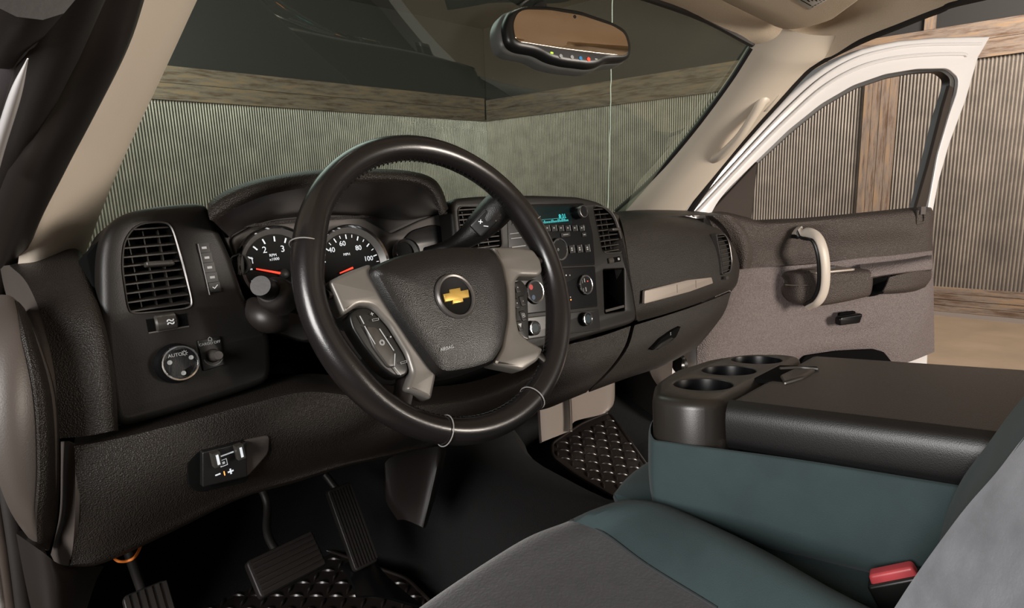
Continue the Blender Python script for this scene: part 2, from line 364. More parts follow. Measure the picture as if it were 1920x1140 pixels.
# ------------------------------------------------------------ windshield and pillars
ws = thing('windshield', 'large dark tinted windshield with dusty reflections above the dashboard', 'windshield', (0, .5, .69))
inner = [X(1157, 396, .70), X(1228, 332, .675), X(1299, 250, .64), X(1368, 158, .605), X(1413, 88, .58)]
outer = [X(1280, 398, .765), X(1346, 320, .75), X(1405, 250, .735), X(1457, 192, .715), X(1508, 136, .70), X(1545, 110, .69)]
G0 = [[mir(inner[0])+A(-.01, 0, -.03), A(-.4, .605, .66), A(0, .625, .66), A(.4, .605, .66), inner[0]+A(.01, 0, -.03)],
      [mir(inner[2])+A(-.01, .01, 0), A(-.34, .365, .885), A(0, .385, .89), A(.34, .365, .885), inner[2]+A(.01, .01, 0)],
      [mir(inner[4])+A(-.01, 0, .01), A(-.38, .135, 1.118), A(0, .17, 1.14), A(.38, .135, 1.118), inner[4]+A(.01, 0, .01)]]
patch('glass_pane', G0, M['shield'], ws, thick=.0, ku=8, kv=8)
bp_ = MB()
for sgn in (1, -1):
    e = [p if sgn > 0 else mir(p) for p in inner]
    bp_.tube([p+A(.006*sgn, .006, 0) for p in e], .008, 8, 5)
bp_.tube([A(-.58, .092, 1.072), A(-.38, .13, 1.115), A(0, .165, 1.136), A(.38, .13, 1.115), A(.58, .092, 1.072)], .008, 8, 5)
bp_.build('glass_seal', M['rubber'], ws)
def pillar(sgn, label):
    t = thing('windshield_pillar', label, 'pillar trim', (sgn*.72, .35, .68))
    f = (lambda p: p) if sgn > 0 else mir
    inn = cr(inner, 5); out = cr(outer, 4); K = 15
    ii = [inn[round(k*(len(inn)-1)/(K-1))] for k in range(K)]; oo = [out[round(k*(len(out)-1)/(K-1))] for k in range(K)]
    rows = []
    for a, b in zip(ii, oo):
        d = b-a; up = nz(np.cross(d, nz(ii[-1]-ii[0]))); up = up if up[1] < 0 else -up
        r = [a+A(.004, .02, 0), a, a+d*.18+up*.018, a+d*.45+up*.026, a+d*.75+up*.018, b, b+d*.05-up*.02]
        rows.append([f(p) for p in r])
    face = (0, -.8, .9)
    d_ = A(-.012, -.045, .040); rows.append([p+(d_ if sgn > 0 else d_*A(-1, 1, 1))+A(.012*sgn, 0, .004) for p in rows[-1]])
    MB().grid(rows, 4, 1, thick=.003, face=face).build('trim_shell', M['tan'], t)
    return t, f
pr, _ = pillar(1, 'tan windshield pillar trim on the passenger side, carrying the long grab handle')
pl_, _ = pillar(-1, 'tan windshield pillar trim at the left, on the driver side')
def onp(px, py, x, lift=.02): p = X(px, py, x); return p+nz(CAM-p)*lift
# small round-cornered cover on the passenger pillar
fo = X(1241, 359, .715)
FO = Frame(fo+nz(CAM-fo)*.012, nz(X(1262, 342, .715)-X(1222, 378, .715)), np.cross(nz(CAM-fo), nz(X(1262, 342, .715)-X(1222, 378, .715))))
b_ = MB().plate(FO, rnd([(-.034, -.008), (-.02, -.019), (.018, -.016), (.034, .006), (.022, .018), (-.016, .016)], .008), .008, .002, w=.004); b_.build('pillar_cap', M['tan'], pr, 'small oval cap with a shallow rim')
MB().plate(FO, rnd([(-.027, -.006), (-.016, -.014), (.014, -.012), (.027, .004), (.018, .013), (-.012, .012)], .006), .004, .001, w=.0055).build('cap_face', mat('cap_face', (.36, .30, .235), .5), pr)
# grab handle
gh = thing('grab_handle', 'long tan grab handle bowed along the passenger windshield pillar', 'grab handle', tuple(X(1330, 300, .72)))
hp = [onp(1335, 300, .735, .018), onp(1352, 290, .735, .045), onp(1385, 258, .73, .062), onp(1412, 218, .72, .062), onp(1430, 188, .71, .048), onp(1440, 178, .705, .018)]
MB().tube(hp, [.016, .014, .0125, .0125, .015, .018], 16, 8, sq=.7).build('grip', M['tan'], gh)
for nm, q in (('end_cap', (1335, 298, .735)), ('end_cap', (1441, 184, .705))):
    p = X(*q); n_ = nz(CAM-p); u_ = nz(hp[4]-hp[1]); F_ = Frame(p+n_*.014, u_, np.cross(n_, u_))
    MB().plate(F_, rnd([(-.034, -.018), (.034, -.018), (.034, .018), (-.034, .018)], .016), .014, .004, w=.006).build(nm, M['tan'], gh)
# ------------------------------------------------------------ headliner and visors
hl = thing('headliner', 'tan cloth headliner arching over the windshield and the open passenger door', 'headliner', (0, -.3, 1.13))
rail = [X(1416, 86, .58), X(1545, 110, .69), X(1611, 74, .675), X(1685, 44, .66), X(1759, 15, .65), X(1850, -12, .64)]
def hrow(y, zc, edge): # symmetric cross row
    e = edge
    return [mir(e)+A(0, 0, 0), mir(e)+A(.10, 0, (zc-e[2])*.72), A(-.30, y, zc-.004), A(0, y, zc), A(.30, y, zc-.004), e+A(-.10, 0, (zc-e[2])*.72), e]
rows = [[A(-.58, .086, 1.070), A(-.49, .105, 1.092), A(-.3, .135, 1.122), A(0, .16, 1.134), A(.3, .135, 1.122), A(.49, .105, 1.092), A(.58, .086, 1.070)],
        [mir(X(1480, 96, .635)), A(-.50, .06, 1.11), A(-.3, .06, 1.14), A(0, .07, 1.15), A(.3, .06, 1.14), A(.50, .06, 1.11), X(1480, 96, .635)],
        hrow(-.03, 1.165, rail[1]), hrow(-.12, 1.175, rail[2]), hrow(-.22, 1.185, rail[3]), hrow(-.33, 1.19, rail[4]), hrow(-.5, 1.19, rail[5]),
        hrow(-.8, 1.19, A(.64, -.8, 1.10)), hrow(-1.3, 1.18, A(.64, -1.3, 1.09)), hrow(-1.9, 1.15, A(.62, -1.9, 1.06))]
MB().grid(rows, 5, 5, face=(0, -.4, .6), thick=.006).build('headliner_cloth', M['cloth'], hl)
MB().tube([X(1290, 402, .785)]+[o_+A(.014, .004, .002) for o_ in outer[1:]]+[r_+A(.012, 0, 0) for r_ in rail[2:]]+[A(.652, -.8, 1.10), A(.652, -1.1, 1.09)], .009, 8, 4).build('roof_seal', M['rubber'], hl, 'thin dark seal along the passenger door opening')
MB().grid([[A(-.80, y, z), A(-.5, y, z+.07), A(0, y, z+.085), A(.5, y, z+.07), A(.80, y, z)] for y, z in ((.10, 1.10), (-.3, 1.17), (-.8, 1.18), (-1.95, 1.15))], 4, 4, thick=.01, face=(0, -.4, 3)).build('roof_skin', M['paint'], hl, 'white painted roof panel')
def visor(sgn, label):
    t = thing('sun_visor', label, 'sun visor', (sgn*.35, .05, 1.09))
    FV = Frame((sgn*.33, -.06, 1.086), (1, 0, 0), (0, -1, 0))      # faces down
    o = [(-.27, -.025), (.18, -.070), (.222, -.068), (.24, -.050), (.240, -.010), (.218, .032), (.095, .125), (.03, .140), (-.27, .140)]
    o = [(u*sgn, v) for u, v in o]
    if sgn < 0: o = o[::-1]
    MB().plate(FV, rnd(o, .018), .018, .006, w=.004).build('visor_body', M['cloth'], t)
    return t, FV
vis, FV = visor(1, 'tan sun visor folded up above the passenger side, printed warning label at its edge')
visd, _ = visor(-1, 'tan sun visor above the driver side, seen only as a dark reflection in the windshield')
# ------------------------------------------------------------ rear view mirror
rm = thing('rear_view_mirror', 'black framed rear-view mirror with a row of small lit buttons', 'mirror', (0, .15, 1.0))
c0 = Y(1070, 62, .137); rgt = nz(Y(1180, 95, .105)-Y(952, 45, .165)); FM = Frame(c0, rgt, np.cross(nz(CAM+A(.25, -.1, .48)-c0), rgt))
ho = FM.uvs([(947, 42), (958, 17), (985, 7), (1030, 8), (1090, 17), (1150, 38), (1177, 53), (1187, 80), (1187, 103), (1178, 111), (1140, 113), (1128, 121), (1110, 124), (1060, 118), (1030, 110), (1008, 97), (968, 90), (952, 78)])
b_ = MB().plate(FM, rnd(ho, .012), .034, .010, w=0); b_.build('housing', M['black'], rm)
MB().plate(FM.off(-.014), [(u*1.03-.002, v*1.05) for u, v in rnd(ho, .012)], .03, .012).build('back_shell', mat('grey_shell', (.10, .10, .095), .4), rm, 'dark grey rounded back shell')
mo = FM.uvs([(962, 45), (970, 24), (985, 17), (1030, 18), (1090, 28), (1150, 48), (1172, 62), (1179, 85), (1177, 102), (1168, 104), (1120, 99), (1050, 90), (1000, 82), (968, 77)], .002)
MB().plate(FM, rnd(mo, .010), .002, .0005, w=.0015).build('mirror_glass', M['mirror'], rm)
for (px, py, m_, nm) in ((1035, 99, 'green', 'lamp'), (1052, 105, 'grey', 'button'), (1073, 107, 'grey', 'button'), (1089, 109, 'blue', 'button'), (1104, 111, 'red', 'button'), (1118, 111, 'grey', 'lamp')):
    u_, v_ = FM.uv(px, py, .001); q = MB()
    if nm == 'lamp': q.box(FM, u_-.0025, u_+.0025, v_-.0013, v_+.0013, 0, .0012)
    else: q.lathe(FM, u_, v_, [(.0034, .0004), (.0034, .0012), (.0024, .0013), (.0022, .0009)], 16)
    q.build(nm, M[m_], rm)
u_, v_ = FM.uv(1078, 31, .002); MB().lathe(FM, u_, v_, [(.0032, .0012), (.003, .002)], 16).build('sensor', M['black'], rm)
MB().tube([c0+A(.0, .03, .0), c0+A(.005, .06, .03), A(.005, .215, 1.085)], [.013, .010, .016], 12, 5).build('stem', M['rubber'], rm)
MB().tube([c0+A(-.035, .02, .02), c0+A(-.06, .05, .03), c0+A(-.05, .07, .05), A(-.02, .20, 1.10)], .0022, 6, 6).build('cable', M['rubber'], rm)
# ------------------------------------------------------------ dashboard
da = thing('dashboard', 'dark brown moulded dashboard spanning the whole cab under the windshield', 'dashboard', (0, .3, .35))
patch('top_pad', [[A(-.745, .31, .695), A(-.6, .24, .735), A(-.25, .25, .738), A(0, .255, .735), A(.22, .25, .72), A(.24, .27, .685), A(.6, .265, .683), A(.77, .25, .672)],
                  [A(-.765, .40, .695), A(-.6, .36, .72), A(-.25, .38, .715), A(0, .38, .71), A(.22, .36, .70), A(.26, .36, .69), A(.6, .36, .689), A(.78, .36, .682)],
                  [A(-.77, .50, .685), A(-.6, .53, .685), A(-.25, .57, .68), A(0, .585, .68), A(.22, .575, .68), A(.26, .57, .68), A(.6, .53, .684), A(.78, .50, .686)],
                  [A(-.78, .56, .66), A(-.6, .60, .655), A(-.25, .63, .655), A(0, .64, .655), A(.22, .635, .655), A(.26, .63, .655), A(.6, .60, .655), A(.78, .56, .66)]], M['grain'], da, face=(0, 0, 2))
def vent(F, outl, n, parent, tabpx=None, w=-.004, tilt=.25, bars=0, inward=.030, slabel=None):
    o = rnd(outl, .012); v = [p[1] for p in o]; u = [p[0] for p in o]; v0, v1 = min(v), max(v); uc = (min(u)+max(u))/2
    m_ = MB(); cx_, cy_ = uc, (v0+v1)/2
    m_.plate(F, [(p[0], p[1]) for p in o], .004, .0005, w=-inward)
    N_ = len(o); V = [F.P(p[0], p[1], -.001) for p in o]+[F.P(p[0], p[1], -inward-.002) for p in o]
    m_.add(V, [(i, (i+1) % N_, N_+(i+1) % N_, N_+i) for i in range(N_)]+[((i+1) % N_, i, N_+i, N_+(i+1) % N_) for i in range(0)])
    vt = m_.build('air_vent', M['void'], parent, slabel)
    s_ = MB(); h = (v1-v0)/n
    def span(vv):
        xs = []
        for i in range(N_):
            a, b = o[i], o[(i+1) % N_]
            if (a[1] <= vv) != (b[1] <= vv): xs.append(a[0]+(b[0]-a[0])*(vv-a[1])/(b[1]-a[1]))
        return (min(xs), max(xs)) if len(xs) > 1 else None
    for i in range(n):
        vv = v0+(i+.5)*h; sp = span(vv)
        if not sp: continue
        a, b = sp; f_, bk = w, w-.022; t_ = .0016
        V = [F.P(uu, vv+dz+t, ww) for uu in (a, b) for ww, dz in ((f_, 0), (bk, .022*tilt)) for t in (-t_/2, t_/2)]
        s_.add(V, [(0, 1, 3, 2), (4, 6, 7, 5), (0, 4, 5, 1), (2, 3, 7, 6), (1, 5, 7, 3), (0, 2, 6, 4)], False)
    for k in range(bars):
        uu = min(u)+(max(u)-min(u))*(k+1)/(bars+1); s_.box(F, uu-.0006, uu+.0006, v0+.006, v1-.006, -.026, -.016)
    s_.build('slats', M['slat'], vt)
    rr = MB(); V = []; 
    for p in o:
        d = nz(A(p[0]-cx_, p[1]-cy_, 0)); V += [F.P(p[0], p[1], .0005), F.P(p[0]+d[0]*.0018, p[1]+d[1]*.0018, .0016)]
    rr.add(V, [(2*i, 2*i+1, (2*i+3) % (2*N_), (2*i+2) % (2*N_)) for i in range(N_)]); rr.build('vent_rim', M['darksilver'], vt)
    if tabpx:
        a = F.uv(*tabpx[0]); b = F.uv(*tabpx[1])
        MB().plate(F, rnd([(a[0], a[1]-.003), (b[0], b[1]-.003), (b[0], b[1]+.003), (a[0], a[1]+.003)], .0025), .014, .002, w=.006).build('vent_tab', M['slat'], vt)
    return vt
# driver-side bezel
vo = FD.uvs([(258, 421), (309, 417), (322, 428), (342, 500), (359, 566), (354, 577), (250, 587), (241, 578), (231, 500), (234, 452)])
bo = FD.uvs([(214, 806), (197, 700), (188, 600), (186, 480), (198, 425), (232, 397), (300, 384), (388, 377), (400, 408), (432, 470), (462, 560), (492, 612), (508, 622), (513, 712), (470, 730), (340, 772)])
plate('driver_side_bezel', FD, [rnd([b+(.02,) for b in bo], .02), rnd(vo, .012)[::-1]], .09, M['bezel'], da, bev=.010)
vent(FD, vo, 10, da, ((272, 496), (326, 493)), bars=3)
# small button column beside the vent
for i in range(5):
    px = 379+i*5.2; py = 466+i*18.5
    a = FD.uv(px-8, py, .001); q = MB(); q.box(FD, a[0], a[0]+.013, a[1]-.0058, a[1]+.0058, -.004, .0025)
    q.build('switch_button', M['black'], da)
    q = MB()
    if i == 4: q.text('\u2713', FD, a[0]+.0068, a[1], .010, .003)
    else: q.box(FD, a[0]+.004, a[0]+.0095, a[1]-.0014, a[1]+.0014, .002, .003)
    q.build('button_mark', M['white'] if i == 4 else M['grey'], da)
a, b = FD.uv(372, 457, .003), FD.uv(397, 552, .003)
L_ = MB(); L_.tube([FD.P(a[0], a[1], .002), FD.P(b[0]-.002, b[1], .002)], .0009, 6, 1); L_.build('button_edge', M['darksilver'], da)
# thumb wheel under the vent
a = FD.uv(276, 612); b = FD.uv(352, 602)
q = MB(); q.box(FD, a[0], b[0], a[1]-.007, a[1]+.008, -.006, .0006); wh = q.build('thumbwheel_slot', M['void'], da)
q = MB(); q.box(FD, a[0], b[0], a[1]-.0085, a[1]-.007, -.003, .0015); q.build('slot_edge', M['darksilver'], da)
a = FD.uv(312, 606); FT = Frame(FD.P(a[0], a[1], -.004), FD.v, -FD.u)
q = MB(); q.lathe(Frame(FD.P(a[0]-.012, a[1]+.001, -.006), FD.v, FD.n), 0, 0, [(.010, 0), (.012, .002), (.012, .022), (.010, .024)], 24); q.build('thumbwheel', M['slat'], da)
q = MB(); q.text('\u2248', FD, a[0]+.003, a[1]+.001, .016, .0068, ext=.0004); q.build('thumbwheel_mark', M['white'], da)
# headlight knob
c = FD.uv(330, 681); kn = MB(); kn.lathe(FD, c[0], c[1], [(.024, -.004), (.0225, .010), (.021, .018), (.0195, .020), (.018, .019)], 48); hk = kn.build('headlight_knob', M['gloss'], da, 'round rotary knob')
q = MB(); q.lathe(FD, c[0]+0, c[1], [(.0208, .0185), (.0198, .0208), (.0182, .0205), (.0178, .0190)], 48); q.build('chrome_ring', M['chrome'], hk)
q = MB(); q.text('AUTO', FD, c[0]-.004, c[1]+.010, .0055, .0196); q.text('\u263c', FD, c[0]+.006, c[1]+.010, .008, .0196)
for (x_, y_) in ((-.011, .003), (.012, .004), (.001, -.012)): q.lathe(FD, c[0]+x_, c[1]+y_, [(.0026, .0193), (.0026, .0199), (.0015, .0199), (.0014, .0195)], 12)
q.build('knob_marks', M['grey'], hk)
# four wheel drive / tow switch beside it
o = FD.uvs([(369, 638), (411, 630), (420, 684), (380, 696)]); sw = plate('rotary_switch_plate', FD, rnd(o, .002), .008, M['black'], da, bev=.0008, w=.003)
c = FD.uv(398, 667); q = MB(); q.lathe(FD, c[0], c[1], [(.0085, .003), (.0075, .006), (.006, .022), (.005, .024)], 24); q.build('switch_knob', M['slat'], sw)
q = MB(); q.text('CARGO OFF', FD, c[0]-.001, c[1]+.0155, .0045, .0036); q.text('\u2302', FD, c[0], c[1]+.0205, .007, .0036)
q.tube([FD.P(c[0]+.0115*math.cos(t), c[1]+.0115*math.sin(t), .0037) for t in np.linspace(-2.9, -.5, 9)], .0007, 6, 1)
q.build('switch_marks', M['grey'], sw)
# textured side pad, trim strip and end cap at the far left
patch('side_pad', [[Y(18, 497, .36), Y(75, 482, .36), Y(135, 466, .36), Y(152, 472, .35)], [Y(50, 530, .29), Y(105, 517, .28), Y(150, 503, .27), Y(168, 512, .265)], [Y(80, 600, .21), Y(130, 590, .195), Y(180, 582, .185), Y(192, 588, .20)],
                   [Y(103, 700, .165), Y(155, 695, .155), Y(203, 690, .15), Y(214, 695, .17)], [Y(112, 822, .155), Y(165, 817, .145), Y(212, 808, .14), Y(222, 808, .16)]], M['grain'], da, thick=.006)
patch('side_strip', [[Y(0, 500, .42), Y(10, 498, .38), Y(20, 497, .36)], [Y(8, 540, .34), Y(28, 535, .31), Y(50, 530, .29)], [Y(32, 625, .24), Y(55, 612, .22), Y(81, 600, .21)], [Y(62, 720, .185), Y(84, 708, .17), Y(104, 700, .165)], [Y(78, 830, .18), Y(95, 826, .165), Y(113, 822, .155)]], M['brown'], da, thick=.006)
plate('side_gap', FD, FD.uvs([(160, 478), (186, 450), (200, 600), (222, 806), (206, 806), (186, 600)], -.03), .05, M['void'], da, w=-.03)
patch('end_cap', [[Y(-30, 560, .22), Y(-5, 553, .21), Y(20, 555, .205), Y(38, 570, .21), Y(46, 578, .24)], [Y(-40, 640, .16), Y(10, 628, .15), Y(45, 626, .15), Y(66, 632, .165), Y(72, 636, .19)], [Y(-40, 760, .13), Y(20, 750, .12), Y(68, 745, .125), Y(98, 742, .14), Y(104, 742, .165)],
                  [Y(-10, 880, .12), Y(32, 880, .115), Y(74, 880, .12), Y(104, 880, .135), Y(110, 880, .16)], [Y(20, 960, .13), Y(42, 965, .125), Y(68, 972, .125), Y(96, 978, .14), Y(104, 980, .165)], [Y(60, 1018, .16), Y(66, 1022, .155), Y(76, 1026, .155), Y(86, 1030, .165), Y(90, 1032, .18)]], M['brown'], da, thick=.01, label='smooth grey-brown oval end cap')
patch('end_cap_band', [[Y(28, 563, .20), Y(36, 567, .20), Y(46, 578, .22)], [Y(46, 626, .144), Y(60, 630, .15), Y(72, 636, .18)], [Y(69, 745, .119), Y(88, 744, .125), Y(105, 742, .155)], [Y(75, 880, .114), Y(94, 880, .12), Y(112, 880, .15)], [Y(69, 972, .119), Y(86, 976, .125), Y(106, 980, .155)], [Y(70, 1024, .150), Y(80, 1028, .155), Y(92, 1032, .17)]], M['grain'], da, thick=.004, label='grained band along the edge of the end cap')
# knee bolster
kb = patch('knee_panel', [[(Y(*p)) for p in r] for r in (
    [(142, 815, .21), (215, 800, .21), (330, 768, .21), (460, 728, .21), (560, 702, .21), (640, 706, .21), (760, 725, .21), (900, 712, .21), (1060, 648, .21)],
    [(139, 832, .155), (215, 818, .15), (335, 789, .145), (465, 752, .142), (565, 728, .14), (650, 736, .14), (770, 755, .15), (920, 735, .16), (1054, 670, .17)],
    [(140, 850, .142), (220, 836, .138), (340, 806, .132), (470, 772, .128), (572, 750, .128), (660, 752, .132), (775, 770, .14), (925, 750, .155), (1048, 690, .17)],
    [(143, 940, .135), (235, 915, .13), (350, 885, .125), (480, 855, .125), (590, 832, .125), (690, 818, .13), (800, 802, .14), (930, 772, .16), (1035, 725, .178)],
    [(136, 1040, .15), (200, 1026, .145), (332, 968, .145), (452, 915, .145), (560, 886, .148), (650, 862, .155), (760, 838, .17), (920, 798, .185), (1020, 757, .20)],
    [(128, 1066, .165), (198, 1054, .165), (332, 992, .165), (452, 934, .165), (560, 903, .165), (650, 874, .17), (760, 850, .185), (920, 806, .20), (1015, 767, .215)],
    [(130, 1060, .30), (198, 1048, .30), (332, 988, .30), (452, 930, .30), (560, 898, .30), (650, 870, .30), (760, 846, .30), (920, 802, .30), (1012, 765, .30)])], M['grain'], da, thick=.008, ku=5, kv=4)
patch('knee_panel_side', [[Y(114, 828, .19), Y(122, 828, .165), Y(139, 832, .153)], [Y(114, 880, .18), Y(124, 880, .155), Y(141, 880, .138)], [Y(112, 960, .18), Y(123, 960, .155), Y(141, 960, .134)], [Y(100, 1020, .185), Y(113, 1025, .165), Y(136, 1030, .148)], [Y(95, 1040, .20), Y(112, 1070, .175), Y(128, 1068, .164)]], M['brown'], da, thick=.004, label='smooth brown edge of the knee panel')
# lit tow-brake controller set in the knee panel
FB = Frame(Y(424, 870, .12), nz(Y(460, 852, .12)-Y(380, 882, .12)), (0, .05, 1))
tb = thing('trailer_brake_controller', 'small black trailer brake controller with two white sliders in the lower driver panel', 'controller', tuple(FB.o))
plate('recess', FB, rnd(FB.uvs([(352, 870), (376, 846), (468, 822), (478, 850), (466, 905), (376, 926), (356, 915)]), .006), .03, M['void'], tb, bev=.001, w=-.003)  # flat plate; the recess shade is put into its near-black colour
plate('bright_edge', FB, rnd(FB.uvs([(452, 828), (508, 816), (506, 850), (480, 880), (462, 898)], .001), .006), .01, M['brown'], tb, bev=.002, w=-.001)
plate('control_face', FB, rnd(FB.uvs([(380, 848), (462, 828), (464, 894), (380, 914)], .006), .002), .03, M['black'], tb, bev=.001, w=.006)
for px, py in ((405, 861), (449, 847)):
    c = FB.uv(px, py, .012); q = MB(); q.box(FB, c[0]-.004, c[0]+.0045, c[1]-.0085, c[1]+.0085, .005, .016); s_ = q.build('slider', M['slat'], tb)
    q = MB(); q.box(FB, c[0]-.0005, c[0]+.0022, c[1]-.006, c[1]+.006, .016, .0166); q.build('slider_mark', M['whitee'], s_)
q = MB(); c = FB.uv(425, 852, .007); q.box(FB, c[0]-.008, c[0]+.008, c[1]-.0007, c[1]+.0007, .006, .0068); c = FB.uv(420, 869, .007)
q.text('\u25a3', FB, c[0], c[1], .011, .0063)
c = FB.uv(409, 890, .007); q.box(FB, c[0]-.0028, c[0]+.0028, c[1]-.0007, c[1]+.0007, .006, .0068)
c = FB.uv(433, 884, .007); q.box(FB, c[0]-.0032, c[0]+.0032, c[1]-.0008, c[1]+.0008, .006, .0068); q.box(FB, c[0]-.0008, c[0]+.0008, c[1]-.0032, c[1]+.0032, .006, .0068)
q.build('marks', M['whitee'], tb)
c = FB.uv(421, 887, .007); q = MB(); q.box(FB, c[0]-.0005, c[0]+.0005, c[1]-.003, c[1]+.002, .006, .0068); q.build('amber_mark', M['amber'], tb)
# ------------------------------------------------------------ cluster hood and instrument cluster
FC_ = Frame((-.42, .235, .66), ex, (0, .22, 1))
ho_t = [(389, 392), (398, 376), (440, 352), (500, 334), (590, 321), (690, 318), (765, 322), (808, 334), (828, 356), (840, 392)]
ho_f = [(393, 410), (404, 396), (445, 372), (503, 350), (590, 336), (685, 332), (755, 334), (798, 344), (819, 364), (832, 400)]
ho_b = [(402, 416), (412, 408), (450, 386), (508, 364), (592, 350), (682, 343), (748, 343), (790, 351), (812, 372), (824, 404)]
ho_i = [(432, 446), (440, 438), (470, 424), (520, 411), (600, 404), (680, 404), (722, 410), (770, 412), (815, 402), (842, 400)]
hood = patch('cluster_hood', [[Y(*p, .34)-A(0, 0, .012) for p in ho_t], [Y(*p, .22) for p in ho_t], [Y(*p, .135) for p in ho_t], [Y(*p, .118) for p in ho_f], [Y(*p, .122) for p in ho_b]], M['grain'], da, thick=.003, face=None)
patch('hood_lining', [[Y(*p, .123) for p in ho_b], [(Y(*p, .123)*.5+Y(*q_, .245)*.5) for p, q_ in zip(ho_b, ho_i)], [Y(*p, .245) for p in ho_i]], M['rubberb'], da, thick=.003)
ic = thing('instrument_cluster', 'instrument cluster with chrome-ringed dials and a red needle, behind the steering wheel', 'instrument cluster', tuple(FC_.o))
plate('cluster_face', FC_, rnd(FC_.uvs([(400, 400), (440, 395), (560, 380), (720, 380), (842, 380), (856, 470), (850, 560), (700, 650), (560, 640), (505, 622), (470, 560)]), .004), .02, M['rubberb'], ic, w=0)
plate('bezel_trim', FC_, rnd(FC_.uvs([(432, 447), (470, 425), (520, 412), (600, 405), (680, 408), (735, 438), (790, 412), (838, 397), (850, 440), (852, 520), (800, 560), (650, 600), (575, 640), (510, 622), (470, 560), (448, 500)], .006), .008), .012, M['darksilver'], ic, bev=.003, w=.006)
def dial(name, cpx, rpx, label, w=.018):
    c = FC_.uv(*cpx, w); r = abs(FC_.uv(cpx[0], cpx[1]-rpx, w)[1]-c[1])
    d = MB().lathe(FC_, c[0], c[1], [(r, -.004), (r, w-.006), (r*.99, w-.006)], 56).build(name, M['dialface'], ic, label)
    q = MB(); V = []; n = 64; prof = [(r*1.12, w-.006), (r*1.11, w+.004), (r*1.07, w+.007), (r*1.03, w+.003)]
    for rr, h in prof:
        for j in range(n): a = 2*math.pi*j/n; V.append(FC_.P(c[0]+rr*math.cos(a), c[1]+rr*math.sin(a), h))
    q.add(V, [(i*n+j, i*n+(j+1) % n, (i+1)*n+(j+1) % n, (i+1)*n+j) for i in range(3) for j in range(n)]); q.build('dial_ring', M['chrome'], d)
    q = MB(); V = []; prof = [(r*1.03, w+.003), (r*.90, w-.005)]
    for rr, h in prof:
        for j in range(n): a = 2*math.pi*j/n; V.append(FC_.P(c[0]+rr*math.cos(a), c[1]+rr*math.sin(a), h))
    q.add(V, [(j, (j+1) % n, n+(j+1) % n, n+j) for j in range(n)]); q.build('dial_slope', mat('grey_dial_slope', (.13, .125, .12), .4, .3), d)
    return d, c, r, w
def ticks(m_, c, r, w, a0, a1, n, r0=.80, r1=.9, th=.0006, every=1):
    for i in range(n):
        a = math.radians(a0+(a1-a0)*i/(n-1)); d_ = A(math.cos(a), math.sin(a)); p = A(*c)+d_*r*r0; q = A(*c)+d_*r*(r1 if i % every == 0 else r1-.0); e = A(-d_[1], d_[0])*th*(1.5 if i % every == 0 else 1)
        if i % every: p = A(*c)+d_*r*(r0+.04)
        V = [FC_.P(*(k), w) for k in (p-e, p+e, q+e, q-e)]; m_.add(V, [(0, 1, 2, 3), (3, 2, 1, 0)], False)
d1, c1, r1, w1 = dial('tachometer', (525, 500), 70, 'round dial with numerals and a glowing red needle')
q = MB(); ticks(q, c1, r1, w1-.0045, 200, 20, 9, .70, .84, .0007)
for t_, px, py in (('2', 496, 469), ('3', 530, 467), ('1', 473, 489), ('4', 556, 478)): u_, v_ = FC_.uv(px, py, w1-.005); q.text(t_, FC_, u_, v_, .0125, w1-.0048, ext=.0003)
u_, v_ = FC_.uv(512, 480, w1-.005); q.text('RPM', FC_, u_, v_+.001, .0055, w1-.0048); q.text('x1000', FC_, u_+.001, v_-.0045, .0055, w1-.0048)
q.build('dial_marks', M['whitee'], d1)
a_, b_ = FC_.uv(481, 504, w1), FC_.uv(526, 512, w1); q = MB(); q.tube([FC_.P(*a_, w1-.001), FC_.P(*b_, w1-.001)], [.0009, .0016], 8, 1); q.build('needle', M['red'], d1)
q = MB(); q.lathe(FC_, *FC_.uv(534, 513, w1), [(.007, w1-.004), (.0065, w1), (.003, w1+.001)], 24); q.build('needle_hub', M['black'], d1)
d2, c2, r2, w2 = dial('speedometer', (662, 498), 70, 'round speed dial numbered from 40 to 100 on its visible side')
q = MB(); ticks(q, c2, r2, w2-.0045, 165, -10, 15, .74, .86, .0006, 2)
for t_, px, py in (('40', 622, 469), ('60', 642, 457), ('80', 672, 465), ('100', 691, 485)): u_, v_ = FC_.uv(px, py, w2-.005); q.text(t_, FC_, u_, v_, .0105, w2-.0048, ext=.0003)
u_, v_ = FC_.uv(650, 477, w2-.005); q.text('MPH', FC_, u_, v_, .0055, w2-.0048); q.build('dial_marks', M['whitee'], d2)
a_, b_ = FC_.uv(638, 512, w2), FC_.uv(662, 502, w2); q = MB(); q.tube([FC_.P(*a_, w2-.001), FC_.P(*b_, w2-.001)], [.0009, .0016], 8, 1); q.build('needle', M['red'], d2)
d3, c3, r3, w3 = dial('small_gauge', (762, 474), 24, 'small dark gauge at the right of the cluster')
d4, c4, r4, w4 = dial('small_gauge', (447, 497), 19, 'small dark gauge at the left edge of the cluster')
d5, c5, r5, w5 = dial('small_gauge', (505, 590), 30, 'small dark gauge below the tachometer')
plate('message_window', FC_, rnd(FC_.uvs([(745, 462), (770, 432), (812, 420), (840, 428), (843, 450), (820, 468), (780, 476)], .008), .012), .004, M['gloss'], ic, w=.0085, label='dark oval message window')
u_, v_ = FC_.uv(771, 369); MB().lathe(Frame(Y(771, 369, .19), ex, (0, .8, .6)), 0, 0, [(.007, -.001), (.006, .001), (.002, .0015)], 16).build('hood_sensor', M['black'], da)
